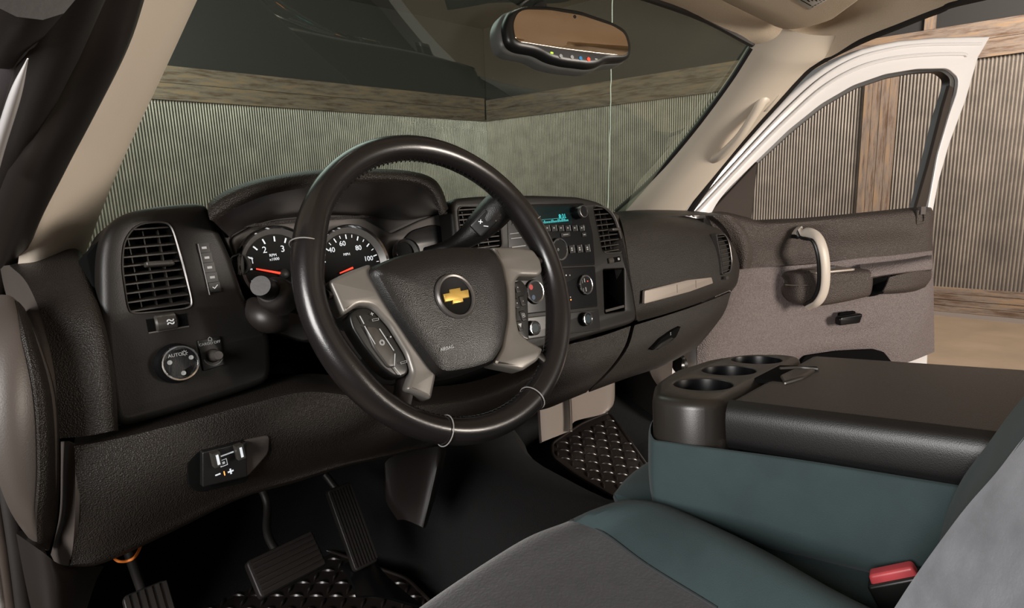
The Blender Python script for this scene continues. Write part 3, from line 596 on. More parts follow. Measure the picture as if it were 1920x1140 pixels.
# ------------------------------------------------------------ centre stack
rv = FD.uvs([(1112, 386), (1140, 391), (1152, 405), (1161, 432), (1168, 466), (1164, 473), (1131, 474), (1124, 440)])
lv = FD.uvs([(858, 388), (936, 388), (942, 465), (868, 465)])
po = FD.uvs([(1131, 505), (1171, 503), (1172, 582), (1134, 588)])
so = FD.uvs([(846, 372), (900, 367), (1000, 365), (1085, 368), (1128, 379), (1152, 400), (1168, 445), (1184, 520), (1196, 598), (1184, 608), (1066, 642), (960, 668), (870, 668)])
plate('center_bezel', FD, [rnd([s_+(.018,) for s_ in so], .018), rnd(rv, .012)[::-1], rnd(lv, .012)[::-1], rnd(po, .004)[::-1]], .09, M['bezel'], da, bev=.008)
vent(FD, rv, 9, da, ((1145, 431), (1160, 430)), bars=3); vent(FD, lv, 9, da, None, bars=3)
pk = MB(); o = rnd(po, .004); N_ = len(o); pk.add([FD.P(*p, -.002) for p in o]+[FD.P(*p, -.05) for p in o], [(i, (i+1) % N_, N_+(i+1) % N_, N_+i) for i in range(N_)]+[tuple(range(N_, 2*N_))]); pk.build('storage_pocket', M['void'], da)
a = FD.uv(1134, 584); b = FD.uv(1171, 578); q = MB(); q.box(FD, a[0]+.002, b[0]-.001, a[1]-.002, a[1]+.003, -.01, .001); q.build('pocket_lip', M['slat'], da)
a = FD.uv(1139, 490); b = FD.uv(1163, 489); q = MB(); q.box(FD, a[0], b[0], a[1]-.005, a[1]+.006, -.006, .0012); q.build('thumbwheel_slot', M['void'], da)
q = MB(); q.lathe(Frame(FD.P(a[0]+.003, a[1], -.006), FD.v, FD.n), 0, 0, [(.008, 0), (.009, .001), (.009, .016), (.008, .017)], 20); q.build('thumbwheel', M['slat'], da)
q = MB(); q.text('\u2248', FD, b[0]-.009, a[1]+.001, .012, .0035); q.build('thumbwheel_mark', M['white'], da)
def hbox(px0, py0, px1, py1, w0, w1, F=FD):
    a, b = F.uv(px0, py0, w1), F.uv(px1, py1, w1); return lambda m_: m_.box(F, min(a[0], b[0]), max(a[0], b[0]), min(a[1], b[1]), max(a[1], b[1]), w0, w1)
def knob(c, r, h, m_, parent, name, ring='chrome', label=None, F=FD, w=0, e=1):
    q = MB(); q.lathe(F, c[0], c[1], [(r*1.12, w), (r*1.06, w+h*.7), (r*1.0, w+h), (r*.86, w+h)], 40, e); k = q.build(name, m_, parent, label)
    q = MB(); V = []; n = 40
    for rr, hh in ((r*1.07, w+h*.8), (r*1.03, w+h*1.08), (r*.93, w+h*1.1), (r*.88, w+h)):
        for j in range(n): a = 2*math.pi*j/n; V.append(F.P(c[0]+rr*math.cos(a), c[1]+rr*math.sin(a)*e, hh))
    q.add(V, [(i*n+j, i*n+(j+1) % n, (i+1)*n+(j+1) % n, (i+1)*n+j) for i in range(3) for j in range(n)]); q.build('knob_ring', M[ring], k); return k
ra = thing('car_radio', 'black car radio with a teal clock display and push buttons in the center stack', 'radio', tuple(FD.P(-.03, .1)))
plate('faceplate', FD, rnd(FD.uvs([(950, 384), (1094, 381), (1103, 398), (1112, 440), (1116, 497), (955, 503)], .001), .004), .008, M['gloss'], ra, bev=.0012, w=.001)
plate('display_window', FD, rnd(FD.uvs([(960, 388), (1072, 386), (1072, 420), (960, 422)], .0015), .002), .002, mat('display_glass', (.004, .012, .013), .25, spec=.3), ra, bev=.0003, w=.0022)
q = MB(); c = FD.uv(1054, 406, .002); q.text('8:31', FD, c[0], c[1], .012, .0026, ext=.0003); q.build('clock_digits', M['teal'], ra, 'teal clock reading 8:31')
q = MB(); a = FD.uv(1013, 417, .002); b = FD.uv(1063, 413, .002); uu = a[0]
while uu < b[0]: wd = .0018+.0016*random.random(); q.box(FD, uu, uu+wd, a[1]-.0028, a[1]+.0028*(1 if random.random() > .4 else .2), .0022, .0026); uu += wd+.0012
q.box(FD, a[0], b[0], a[1]+.0042, a[1]+.0048, .0022, .0026); q.build('display_line', mat('dim_teal', (.01, .25, .27), .5, emit=.6), ra)
for i in range(6):
    u0 = FD.uv(1021+i*13, 428, .002); q = MB(); q.box(FD, u0[0]-.0008, u0[0]+.0112, u0[1]-.006, u0[1]+.0045, .001, .0035); kb_ = q.build('preset_button', M['black'], ra)
    q = MB(); q.box(FD, u0[0]+.0125, u0[0]+.0131, u0[1]-.006, u0[1]+.005, .001, .0038); q.box(FD, u0[0]+.0035, u0[0]+.007, u0[1]-.001, u0[1]+.001, .0035, .004); q.build('button_mark', M['grey'], kb_)
for px, py, wpx in ((1093, 426, 11), (1095, 440, 13), (1060, 440, 26)):
    q = MB(); c = FD.uv(px, py, .002); q.box(FD, c[0]-.0005*wpx, c[0]+.0005*wpx, c[1]-.0038, c[1]+.0038, .001, .003); k = q.build('side_button', M['black'], ra)
    q = MB(); q.box(FD, c[0]-.00028*wpx, c[0]+.00028*wpx, c[1]-.0006, c[1]+.0006, .003, .0034); q.build('button_mark', M['grey'], k)
knob(FD.uv(1083, 399, .006), .0115, .020, M['gloss'], ra, 'tuning_knob', 'darksilver', w=.001)
kp = knob(FD.uv(1047, 468, .004), .0205, .008, M['gloss'], ra, 'volume_knob', label='large round knob with a power mark', w=.001)
q = MB(); c = FD.uv(1047, 468, .01); q.tube([FD.P(c[0]+.0022*math.cos(t), c[1]+.0022*math.sin(t), .0095) for t in np.linspace(2.2, 7.2, 12)], .0004, 5, 1); q.box(FD, c[0]-.0003, c[0]+.0003, c[1], c[1]+.003, .009, .0098); q.build('power_mark', M['grey'], kp)
for i in range(3):
    c = FD.uv(1071+i*14.5, 467.5-i*.8, .002); q = MB(); q.box(FD, c[0]-.0065, c[0]+.0065, c[1]-.0075, c[1]+.0075, .001, .0035); k = q.build('lower_button', M['black'], ra)
    q = MB(); q.box(FD, c[0]-.002, c[0]+.002, c[1]+.0006, c[1]+.0032, .0035, .004); q.box(FD, c[0]-.002, c[0]+.002, c[1]-.0032, c[1]-.0006, .0035, .004); q.box(FD, c[0]+.0072, c[0]+.0078, c[1]-.0075, c[1]+.0075, .001, .004); q.build('button_mark', M['grey'], k)
for px, py in ((968, 437), (970, 446), (972, 462)):
    q = MB(); hbox(px-12, py+1, px+14, py-1, .001, .003)(q); q.build('button_mark', M['grey'], ra)
hv = thing('climate_control', 'black climate control panel with chrome-ringed dials below the radio', 'climate control', tuple(FD.P(-.0, -.06)))
plate('faceplate', FD, rnd(FD.uvs([(955, 508), (1116, 499), (1121, 575), (960, 592)], .001), .004), .008, M['gloss'], hv, bev=.0012, w=.001)
k1 = knob(FD.uv(1097, 534, .003), .0185, .006, M['gloss'], hv, 'mode_dial', label='round dial with small airflow marks', w=.001)
q = MB(); c = FD.uv(1097, 534, .007); q.box(FD, c[0]-.001, c[0]+.001, c[1]+.005, c[1]+.013, .007, .0076); q.box(FD, c[0]-.001, c[0]+.001, c[1]-.013, c[1]-.005, .007, .0076)
q.text('J', FD, c[0]-.007, c[1]+.008, .007, .0074); q.text('J', FD, c[0]-.007, c[1]-.008, .007, .0074); q.build('dial_marks', M['grey'], k1)
q = MB(); q.box(FD, c[0]+.008, c[0]+.010, c[1]+.005, c[1]+.007, .007, .0076); q.build('red_mark', M['red'], k1)
k2 = knob(FD.uv(1002, 547, .003), .0205, .006, M['gloss'], hv, 'temperature_dial', label='round dial with a red and a blue spot', w=.001)
c = FD.uv(998, 541, .007); q = MB(); q.lathe(FD, c[0]-.003, c[1]+.003, [(.005, .007), (.005, .0076)], 16); q.build('red_spot', mat('dim_red', (.40, .015, .012), .5), k2)
q = MB(); q.lathe(FD, c[0]-.001, c[1]-.016, [(.0045, .007), (.0045, .0076)], 16); q.build('blue_spot', mat('dim_blue', (.015, .05, .11), .5), k2)
q = MB(); q.text('5', FD, *FD.uv(1060, 537, .002), .012, .0015); q.build('display_digit', M['teal'], hv)
for px, py, m_ in ((1056, 514, 'amber'), (1071, 562, 'amber'), (1062, 516, 'white'), (1069, 516, 'grey'), (1070, 557, 'grey')):
    q = MB(); c = FD.uv(px, py, .002); q.box(FD, c[0]-.0012, c[0]+.0012, c[1]-.0012, c[1]+.0012, .001, .0016); q.build('indicator', M[m_], hv)
plate('outlet_panel', FD, rnd(FD.uvs([(960, 598), (1123, 580), (1126, 618), (965, 640)], .001), .004), .006, M['black'], da, bev=.001, w=.001)
for px, py in ((1003, 615), (1102, 598)):
    k = knob(FD.uv(px, py, .012), .0125, .012, M['gloss'], da, 'power_outlet', w=.001, label='round socket cap with a bright chrome ring')
    c = FD.uv(px, py, .012); MB().lathe(FD, c[0], c[1], [(.0085, .0125), (.008, .0135)], 24).build('outlet_cap', mat('dark_blue_cap', (.012, .028, .036), .3), k)
# ------------------------------------------------------------ passenger side of the dashboard
patch('glove_panel', [[Y(*p) for p in r] for r in (
    [(1158, 404, .29), (1215, 402, .285), (1265, 403, .28), (1300, 408, .27), (1318, 418, .28)],
    [(1166, 420, .225), (1220, 416, .22), (1275, 418, .22), (1330, 428, .215), (1352, 432, .235)],
    [(1174, 460, .19), (1230, 458, .19), (1288, 452, .19), (1358, 452, .19), (1372, 456, .21)],
    [(1182, 515, .175), (1238, 508, .17), (1298, 500, .17), (1372, 490, .178), (1386, 492, .20)],
    [(1191, 575, .17), (1247, 562, .165), (1306, 545, .165), (1374, 526, .175), (1383, 528, .20)],
    [(1196, 603, .18), (1250, 588, .175), (1310, 568, .175), (1366, 545, .185), (1372, 546, .20)])], M['grain'], da, thick=.008)
patch('stack_side', [[Y(1152, 400, .26), Y(1160, 404, .28)], [Y(1166, 445, .19), Y(1174, 448, .21)], [Y(1182, 520, .17), Y(1186, 530, .18)], [Y(1194, 600, .165), Y(1199, 600, .18)]], M['grain'], da, thick=.03)
FG = Frame(Y(1285, 545, .162), nz(Y(1337, 528, .165)-Y(1208, 560, .165)), (0, .06, 1))
plate('bright_strip', FG, rnd(FG.uvs([(1209, 545, .0), (1290, 525), (1334, 520), (1337, 531), (1293, 547), (1208, 570)], .004), .003), .006, M['champagne'], da, bev=.001, w=.0045, label='narrow champagne coloured trim strip')
for px, py in ((1270, 541), (1305, 532)): a = FG.uv(px, py, .005); q = MB(); q.box(FG, a[0]-.0006, a[0]+.0006, a[1]-.010, a[1]+.009, .003, .0049); q.build('strip_gap', M['darksilver'], da)
FR = Frame(Y(1357, 478, .178), nz(Y(1372, 474, .183)-Y(1340, 480, .176)), (0, .16, 1))
vr = FR.uvs([(1344, 441), (1358, 440), (1366, 456), (1371, 490), (1368, 509), (1355, 513), (1351, 480)], .004)
q = plate('vent_frame', FR, [rnd([(u*1.15, v*1.08) for u, v in vr], .006), rnd(vr, .006)[::-1]], .016, M['grain'], da, bev=.003, w=.006)
vent(FR.off(.0055), vr, 9, da, None, inward=.012, w=-.0015)
c = FR.uv(1361, 521, .006); q = MB(); q.box(FR, c[0]-.008, c[0]+.008, c[1]-.004, c[1]+.004, .004, .010); q.build('thumbwheel', M['slat'], da)
glv = patch('glove_box_door', [[Y(*p) for p in r] for r in (
    [(1190, 610, .175), (1280, 582, .17), (1340, 560, .175), (1371, 547, .18)],
    [(1178, 650, .165), (1270, 620, .165), (1325, 600, .17), (1360, 582, .18)],
    [(1150, 690, .172), (1240, 665, .172), (1300, 640, .178), (1340, 612, .19)],
    [(1108, 732, .19), (1180, 706, .19), (1250, 682, .195), (1310, 648, .21)],
    [(1106, 733, .26), (1178, 707, .26), (1248, 682, .26), (1308, 648, .27)])], M['grain'], da, thick=.008)
patch('lower_center_panel', [[Y(*p) for p in r] for r in (
    [(1040, 655, .19), (1066, 646, .172), (1125, 631, .17), (1183, 611, .17)],
    [(1035, 690, .175), (1060, 688, .168), (1115, 674, .165), (1171, 650, .164)],
    [(1020, 735, .19), (1045, 730, .178), (1095, 712, .174), (1144, 690, .171)],
    [(1008, 768, .215), (1032, 762, .195), (1066, 748, .192), (1102, 733, .19)],
    [(1008, 768, .28), (1032, 762, .27), (1066, 748, .265), (1102, 733, .26)])], M['grain'], da, thick=.008)
FL = Frame(Y(1248, 640, .160), nz(Y(1275, 625, .163)-Y(1225, 648, .160)), (0, -.05, 1))
plate('latch_recess', FL, rnd(FL.uvs([(1222, 657), (1240, 636), (1262, 620), (1277, 612), (1268, 632), (1250, 648)], .003), .003), .012, M['void'], da, bev=.001, w=.003)
plate('glove_box_latch', FL, rnd(FL.uvs([(1226, 655), (1240, 642), (1258, 632), (1264, 634), (1250, 647), (1234, 656)], .006), .003), .01, M['black'], da, bev=.003, w=.008)
c = FL.uv(1257, 626, .004); q = MB(); q.text('S', FL, c[0], c[1], .010, .0045, ext=.0004); q.build('latch_mark', M['grey'], da)
# dark body that closes the dashboard behind its panels
q = MB(); F0 = Frame((0, 0, 0), ex, (0, 1, 0)); q.box(F0, -.74, .70, .27, .66, .40, .665); q.box(F0, -.60, -.26, .27, .40, .66, .74); q.box(F0, -.22, .20, .27, .36, .66, .72); q.build('inner_body', M['void'], da)
# ============================================================ STEERING WHEEL, COLUMN, STALKS
TL = math.radians(23.4); FW = Frame((-.396, 0, .66), ex, (0, math.sin(TL), math.cos(TL)))
sw_ = thing('steering_wheel', 'black leather steering wheel with silver spokes and a gold emblem on its hub', 'steering wheel', (-.396, 0, .47))
R0, n_, m_s = .183, 120, 20
V = []
for i in range(n_):
    a = 2*math.pi*i/n_; ca, sa = math.cos(a), math.sin(a); deg = math.degrees(a) % 360       # deg from the right spoke, anticlockwise
    bul = 0
    for c_ in (22, 158): bul += .0028*math.exp(-((deg-c_)/13)**2)
    for c_ in (335, 205): bul += .0018*math.exp(-((deg-c_)/13)**2)
    ra_, rb_ = .0160+bul*.6, .0172+bul
    for j in range(m_s):
        b = 2*math.pi*j/m_s; rr = R0-bul*.8+ra_*math.cos(b); V.append(FW.P(rr*ca, rr*sa, rb_*math.sin(b)))
q = MB(); q.add(V, [(i*m_s+j, i*m_s+(j+1) % m_s, ((i+1) % n_)*m_s+(j+1) % m_s, ((i+1) % n_)*m_s+j) for i in range(n_) for j in range(m_s)])
rim = q.build('rim', M['leather'], sw_)
for deg in (21.5, 158.5, 247, 293):     # stitched seams round the rim
    a = math.radians(deg); q = MB(); q.tube([FW.P((R0+.0178*math.cos(b))*math.cos(a), (R0+.0178*math.cos(b))*math.sin(a), .0192*math.sin(b)) for b in np.linspace(0, 2*math.pi, 25)[:-1]], .0007, 6, 1, closed=True); q.build('rim_seam', M['seam'], rim)
q = MB()
for k in range(150):
    deg = -66+k*(360-0)/150; 
    a = math.radians(deg); a2 = a+.016
    rr = R0-.0166; z = -.0015
    q.tube([FW.P(rr*math.cos(a), rr*math.sin(a), z-.003), FW.P((rr-.0006)*math.cos((a+a2)/2), (rr-.0006)*math.sin((a+a2)/2), z), FW.P(rr*math.cos(a2), rr*math.sin(a2), z+.003)], .0009, 5, 1)
q.build('stitching', M['leather2'], rim, kind='stuff')
# hub cover: domed loft inside its outline
def domed(F, outl, w0, w1, rings=(1.0, .985, .95, .85, .6, .3), hts=(0, .45, .72, .9, .985, 1), under=.03):
    c = sum(A(*p) for p in outl)/len(outl); V = []; n = len(outl)
    for s_, h in zip((1.0,)+tuple(rings), (-under/max(w1-w0, 1e-6),)+tuple(hts)):
        for p in outl: q_ = c+(A(*p)-c)*s_; V.append(F.P(q_[0], q_[1], w0+(w1-w0)*h))
    m = len(rings)+1; b = MB(); b.add(V+[F.P(*c, w1)], [(i*n+j, i*n+(j+1) % n, (i+1)*n+(j+1) % n, (i+1)*n+j) for i in range(m-1) for j in range(n)]+[((m-1)*n+j, (m-1)*n+(j+1) % n, m*n) for j in range(n)]+[tuple(range(n))])
    return b
ho = rnd(FW.uvs([(684, 505), (735, 483), (795, 470), (850, 465), (917, 467), (935, 500), (944, 545), (946, 600), (936, 655), (915, 686), (880, 698), (830, 707), (812, 703), (770, 645), (725, 578)], .012), .012)
domed(FW, ho, .008, .030).build('airbag_cover', M['leather2'], sw_)
# silver spokes
sl_ = rnd(FW.uvs([(612, 530), (648, 512), (690, 497), (722, 560), (765, 630), (813, 703), (803, 752), (756, 733), (768, 700), (757, 665), (725, 612), (692, 577), (668, 575), (640, 594), (626, 560)], .004), .005)
plate('spoke_trim', FW, sl_, .022, M['silver'], sw_, bev=.005, w=.012)
sr_ = rnd(FW.uvs([(917, 466), (960, 466), (994, 471), (1008, 490), (1012, 512), (1004, 521), (968, 520), (961, 532), (963, 600), (968, 625), (985, 640), (1013, 656), (1003, 678), (975, 697), (917, 685), (934, 655), (944, 600), (943, 545), (934, 500)], .004), .005)
plate('spoke_trim', FW, sr_, .022, M['silver'], sw_, bev=.005, w=.012)
# switch pods
pl1 = rnd(FW.uvs([(652, 590), (672, 577), (693, 579), (724, 614), (756, 667), (765, 695), (757, 707), (737, 708), (712, 690), (680, 650), (658, 615)], .004), .006)
pod = plate('switch_pod', FW, pl1, .02, M['black'], sw_, bev=.003, w=.007)
plate('rocker_switch', FW, rnd(FW.uvs([(683, 610), (706, 612), (740, 662), (742, 688), (728, 690), (700, 652)], .009), .004), .006, M['slat'], pod, bev=.002, w=.010)
for a_, b_ in (((675, 592), (683, 607)), ((684, 611), (704, 645)), ((712, 616), (739, 657)), ((741, 663), (740, 686)), ((740, 688), (752, 703))):
    p_, q_ = FW.uv(*a_, .011), FW.uv(*b_, .011); q = MB(); q.tube([FW.P(*p_, .0105), FW.P(*q_, .0105)], .0006, 6, 1); q.build('bright_line', M['grey'], pod)
for t_, px, py in (('+', 698, 589), ('\u25ad', 704, 598), ('\u25ce', 717, 643), ('\u2022', 733, 632), ('\u25ad', 757, 678)):
    q = MB(); q.text(t_, FW, *FW.uv(px, py, .0105), .008, .0102); q.build('switch_mark', M['grey'], pod)
pl2 = rnd(FW.uvs([(962, 530), (975, 526), (987, 540), (990, 640), (972, 632), (964, 612)], .004), .004)
pod = plate('switch_pod', FW, pl2, .018, M['black'], sw_, bev=.002, w=.007)
for px, py, t_ in ((970, 539, '\u25b4'), (969, 569, '\u2022'), (980, 564, '-'), (981, 592, '\u25a3'), (975, 611, '\u25bc')):
    c = FW.uv(px, py, .008); k = MB().plate(FW, rnd([(c[0]-.0045, c[1]-.007), (c[0]+.0045, c[1]-.007), (c[0]+.0045, c[1]+.007), (c[0]-.0045, c[1]+.007)], .002), .004, .001, w=.0085).build('switch_button', M['bezel'], pod)
    q = MB(); q.text(t_, FW, c[0], c[1], .007, .0088); q.build('button_mark', M['grey'], k)
# back plate that ties the hub to the rim, behind the spokes
q = MB(); q.tube([FW.P(-.165, .012, -.004), FW.P(-.06, .005, -.012), FW.P(.06, .005, -.012), FW.P(.165, .012, -.004)], [.012, .02, .02, .012], 12, 6, sq=.5)
for s_ in (-1, 1): q.tube([FW.P(s_*.05, -.04, -.012), FW.P(s_*.095, -.10, -.008), FW.P(s_*.12, -.135, -.002)], [.016, .013, .011], 12, 6, sq=.6)
q.build('spoke_frame', M['rubberb'], sw_)
# emblem
c = FW.uv(853, 556, .030); em = MB(); em.lathe(FW, c[0], c[1], [(.0268, .024), (.0262, .0335), (.0235, .0338), (.0232, .0318), (.0225, .0314)], 56); e_ = em.build('emblem', M['dialface'], sw_, 'round hub badge with a gold bow-tie emblem')
q = MB(); V = []; n = 56
for rr, hh in ((.0280, .026), (.0276, .033), (.0256, .0352), (.0236, .0345), (.0230, .0316)):
    for j in range(n): a = 2*math.pi*j/n; V.append(FW.P(c[0]+rr*math.cos(a), c[1]+rr*math.sin(a), hh))
q.add(V, [(i*n+j, i*n+(j+1) % n, (i+1)*n+(j+1) % n, (i+1)*n+j) for i in range(4) for j in range(n)]); q.build('badge_ring', M['darksilver'], e_)
bt = [(-.0185, -.0048), (-.0070, -.0048), (-.0082, -.0088), (.0070, -.0088), (.0075, -.0048), (.0175, -.0048), (.0195, .0048), (.0080, .0048), (.0086, .0088), (-.0066, .0088), (-.0075, .0048), (-.0175, .0048)]
MB().plate(FW, [(c[0]+u, c[1]+v) for u, v in bt], .003, .0010, w=.0342).build('bow_tie', M['gold'], e_)
q = MB(); q.text('AIRBAG', FW, *FW.uv(838, 653, .0295), .0055, .0298); q.build('hub_lettering', M['grey'], sw_)
# column shroud
cs = thing('steering_column', 'black steering column shroud running from the wheel into the dashboard', 'steering column', (-.40, .12, .52))
ax = FW.n
def sect(d, ru, rv, dn=0): 
    return [FW.P(ru*math.copysign(abs(math.cos(t))**.7, math.cos(t)), dn+rv*math.copysign(abs(math.sin(t))**.7, math.sin(t)), -d) for t in np.linspace(0, 2*math.pi, 17)[:-1]]
q = MB(); q.grid([sect(.02, .035, .035), sect(.03, .052, .05, -.005), sect(.10, .062, .055, -.01), sect(.20, .064, .060, -.015), sect(.26, .06, .055, -.015)], 3, 4, closed=True, face=(0, -2, 1)); q.build('shroud', M['rubberb'], cs)
q = MB(); q.tube([FW.P(-.10, -.05, -.10), FW.P(-.075, -.07, -.12), FW.P(-.04, -.075, -.13)], [.012, .016, .02], 12, 5); q.build('tilt_lever', M['black'], cs)
# turn signal stalk
ts = thing('turn_signal_stalk', 'black turn signal stalk with a round knob end, left of the steering wheel', 'stalk', tuple(Y(520, 560, .11)))
p0, p1, p2, p3 = Y(489, 536, .085), Y(505, 545, .105), Y(530, 560, .12), Y(600, 585, .15)
q = MB(); q.tube([p0+(p0-p1)*.02, p0, p0+(p1-p0)*.6, p1], [.0095, .0118, .0122, .0118], 24, 4); q.build('knob_end', M['rubber'], ts)
q = MB(); q.tube([p1, p1+(p2-p1)*.3, p2], [.014, .0205, .022], 28, 5); q.build('wiper_collar', M['rubber'], ts)
q = MB(); q.tube([p2, p3, Y(660, 600, .17)], [.014, .012, .02], 16, 4); q.build('stalk_arm', M['black'], ts)
q = MB(); q.tube([Y(472, 575, .20), Y(500, 596, .17), Y(530, 600, .17)], [.014, .019, .016], 20, 4); q.build('stalk_base', M['rubberb'], cs)
# gear lever
gl = thing('gear_lever', 'thick black column gear lever with a plus and minus button, right of the wheel hub', 'gear lever', tuple(Y(870, 470, .10)))
gp = [Y(800, 478, .16), Y(840, 466, .13), Y(868, 450, .105), Y(900, 425, .085), Y(932, 393, .07), Y(958, 368, .06)]
q = MB(); q.tube(gp, [.012, .0125, .015, .0215, .0245, .018], 24, 6); q.build('lever', M['leather2'], gl)
pc = gp[3]*.5+gp[4]*.5-(gp[4]-gp[3])*.35; nn = nz(CAM-pc-nz(gp[4]-gp[3])*((CAM-pc)@nz(gp[4]-gp[3]))); FK = Frame(pc+nn*.0205, nz(gp[4]-gp[3]), np.cross(nn, nz(gp[4]-gp[3])))
bt_ = plate('button_pad', FK, rnd([(-.016, -.012), (.018, -.012), (.018, .012), (-.016, .012)], .004), .010, M['black'], gl, bev=.002, w=.003)
q = MB(); q.text('+', FK, -.001, .004, .013, .0032, rot=-.9); q.text('\u2013', FK, .001, -.005, .013, .0032, rot=-.9); q.build('plus_minus_marks', M['whitee'], bt_)
# ============================================================ PASSENGER DOOR
de = nz(A(.903, -.43, 0)); FP = Frame((.86, .40, .64), de, ez)
pdoor = thing('passenger_door', 'white framed passenger door swung wide open, with dark upper and grey lower trim', 'door', (.86, .40, .12))
fo_ = [(1858, 68), (1810, 68), (1755, 70), (1686, 76), (1650, 83), (1617, 92), (1582, 107), (1549, 125), (1512, 151), (1480, 179), (1427, 234), (1390, 274), (1354, 313), (1316, 358), (1276, 402), (1276, 440), (1330, 440), (1420, 430), (1600, 420), (1748, 415), (1752, 392), (1762, 340), (1782, 270), (1812, 190), (1836, 108)]
fi_ = [(1778, 128), (1798, 146), (1795, 172), (1780, 215), (1758, 290), (1738, 400), (1600, 414), (1420, 424), (1328, 412), (1345, 380), (1368, 352), (1418, 303), (1480, 243), (1540, 195), (1600, 160), (1660, 139), (1720, 129)]
plate('window_frame', FP, [FP.uvs(fo_, .02), rnd(FP.uvs(fi_, .02), .02)], .05, M['paint'], pdoor, bev=.009, w=.02, label='white painted window frame')
# stepped bead along the frame
bead = [FP.at(px, py, .022) for px, py in ((1300, 405), (1345, 357), (1420, 278), (1480, 219), (1540, 166), (1600, 131), (1660, 112), (1730, 103), (1800, 101), (1812, 104))]
bead2 = [FP.at(px, py, .023) for px, py in ((1300, 392), (1350, 338), (1420, 262), (1480, 200), (1540, 147), (1600, 112), (1660, 94), (1730, 84), (1840, 82))]
MB().tube(bead2, .0045, 8, 6).build('frame_bead', M['paint'], pdoor)
MB().tube(bead, .006, 8, 6).build('frame_bead', M['paint'], pdoor)
ri_ = [(1765, 134), (1783, 148), (1778, 172), (1762, 220), (1737, 320), (1718, 398), (1600, 406), (1408, 414), (1412, 316), (1484, 250), (1542, 203), (1602, 168), (1660, 148), (1718, 137)]
plate('window_channel', FP, [rnd(FP.uvs([(1784, 126), (1802, 144), (1797, 172), (1783, 215), (1762, 290), (1742, 398), (1600, 410), (1420, 420), (1328, 411), (1345, 380), (1368, 350), (1418, 300), (1480, 240), (1540, 192), (1600, 157), (1660, 136), (1720, 126)], .008), .02), rnd(FP.uvs(ri_, .008), .02)], .03, M['rubberb'], pdoor, bev=.003, w=.008, label='dark rubber glass channel')
plate('corner_cover', FP, rnd(FP.uvs([(1322, 408), (1345, 384), (1421, 303), (1409, 420), (1340, 415)], .016), .004), .012, M['coverplastic'], pdoor, bev=.003, w=.016, label='dark triangular cover at the window corner')
plate('window_rib', FP, FP.uvs([(1733, 398), (1716, 394), (1740, 310), (1768, 200), (1780, 160), (1788, 165), (1778, 215), (1757, 300)], .012), .012, M['coverplastic'], pdoor, bev=.003, w=.014)
# outer skin below the belt
plate('outer_skin', FP, rnd(FP.uvs([(1283, 430), (1600, 425), (1748, 418), (1745, 560), (1740, 700), (1600, 740), (1283, 800)], -.03), .02), .07, M['paint'], pdoor, bev=.01, w=-.03, label='white painted outer door shell')
# inner trim: lower
def D(px, py, w): return FP.at(px, py, w)
patch('lower_trim', [[D(*p) for p in r] for r in (
    [(1350, 505, .03), (1383, 497, .032), (1440, 492, .032), (1520, 486, .032), (1600, 478, .032), (1680, 472, .032), (1735, 466, .032), (1748, 465, .02)],
    [(1340, 560, .03), (1365, 555, .04), (1430, 545, .035), (1520, 540, .03), (1600, 530, .03), (1680, 520, .03), (1735, 515, .034), (1750, 514, .02)],
    [(1322, 610, .05), (1345, 606, .065), (1420, 600, .045), (1510, 600, .03), (1600, 600, .03), (1670, 585, .035), (1735, 580, .045), (1751, 578, .02)],
    [(1308, 645, .06), (1335, 650, .07), (1415, 655, .06), (1500, 648, .055), (1590, 640, .055), (1650, 628, .055), (1710, 640, .055), (1752, 640, .02)],
    [(1308, 690, .06), (1340, 700, .07), (1420, 720, .07), (1500, 700, .03), (1590, 690, .02), (1660, 685, .05), (1700, 680, .055), (1752, 660, .02)])], M['grain_door'], pdoor, thick=.008, ku=5, kv=5)
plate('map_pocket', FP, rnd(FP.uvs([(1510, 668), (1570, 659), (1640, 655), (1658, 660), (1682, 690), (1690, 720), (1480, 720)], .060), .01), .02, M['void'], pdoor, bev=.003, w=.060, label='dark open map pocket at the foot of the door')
patch('upper_trim', [[D(*p) for p in r] for r in (
    [(1322, 398, .005), (1355, 396, .005), (1400, 406, .005), (1425, 413, .005), (1500, 409, .005), (1600, 400, .005), (1690, 391, .005), (1740, 387, .005), (1749, 391, -.02)],
    [(1326, 405, .045), (1358, 403, .05), (1405, 414, .05), (1440, 420, .05), (1510, 416, .05), (1600, 407, .05), (1690, 398, .05), (1740, 394, .05), (1749, 398, .03)],
    [(1340, 432, .05), (1370, 430, .06), (1415, 440, .06), (1460, 445, .045), (1510, 440, .03), (1590, 432, .055), (1680, 424, .06), (1738, 424, .06), (1749, 424, .03)],
    [(1362, 470, .045), (1385, 470, .055), (1420, 472, .05), (1465, 475, .03), (1520, 470, .025), (1600, 462, .04), (1680, 455, .045), (1738, 452, .055), (1749, 450, .03)],
    [(1368, 500, .04), (1388, 503, .05), (1430, 501, .05), (1480, 497, .045), (1540, 492, .045), (1610, 484, .045), (1680, 478, .045), (1738, 471, .05), (1749, 470, .03)])], M['grain_door_dark'], pdoor, thick=.008, ku=5, kv=5)
patch('front_flange', [[D(1335, 404, .07), D(1362, 403, .08), D(1382, 410, .07)], [D(1362, 430, .07), D(1388, 432, .085), D(1402, 440, .07)], [D(1376, 470, .06), D(1398, 470, .08), D(1412, 472, .06)], [D(1380, 505, .05), D(1396, 504, .07), D(1408, 503, .05)]], M['grain_door_dark'], pdoor, thick=.01, label='raised curved flange at the hinge end')
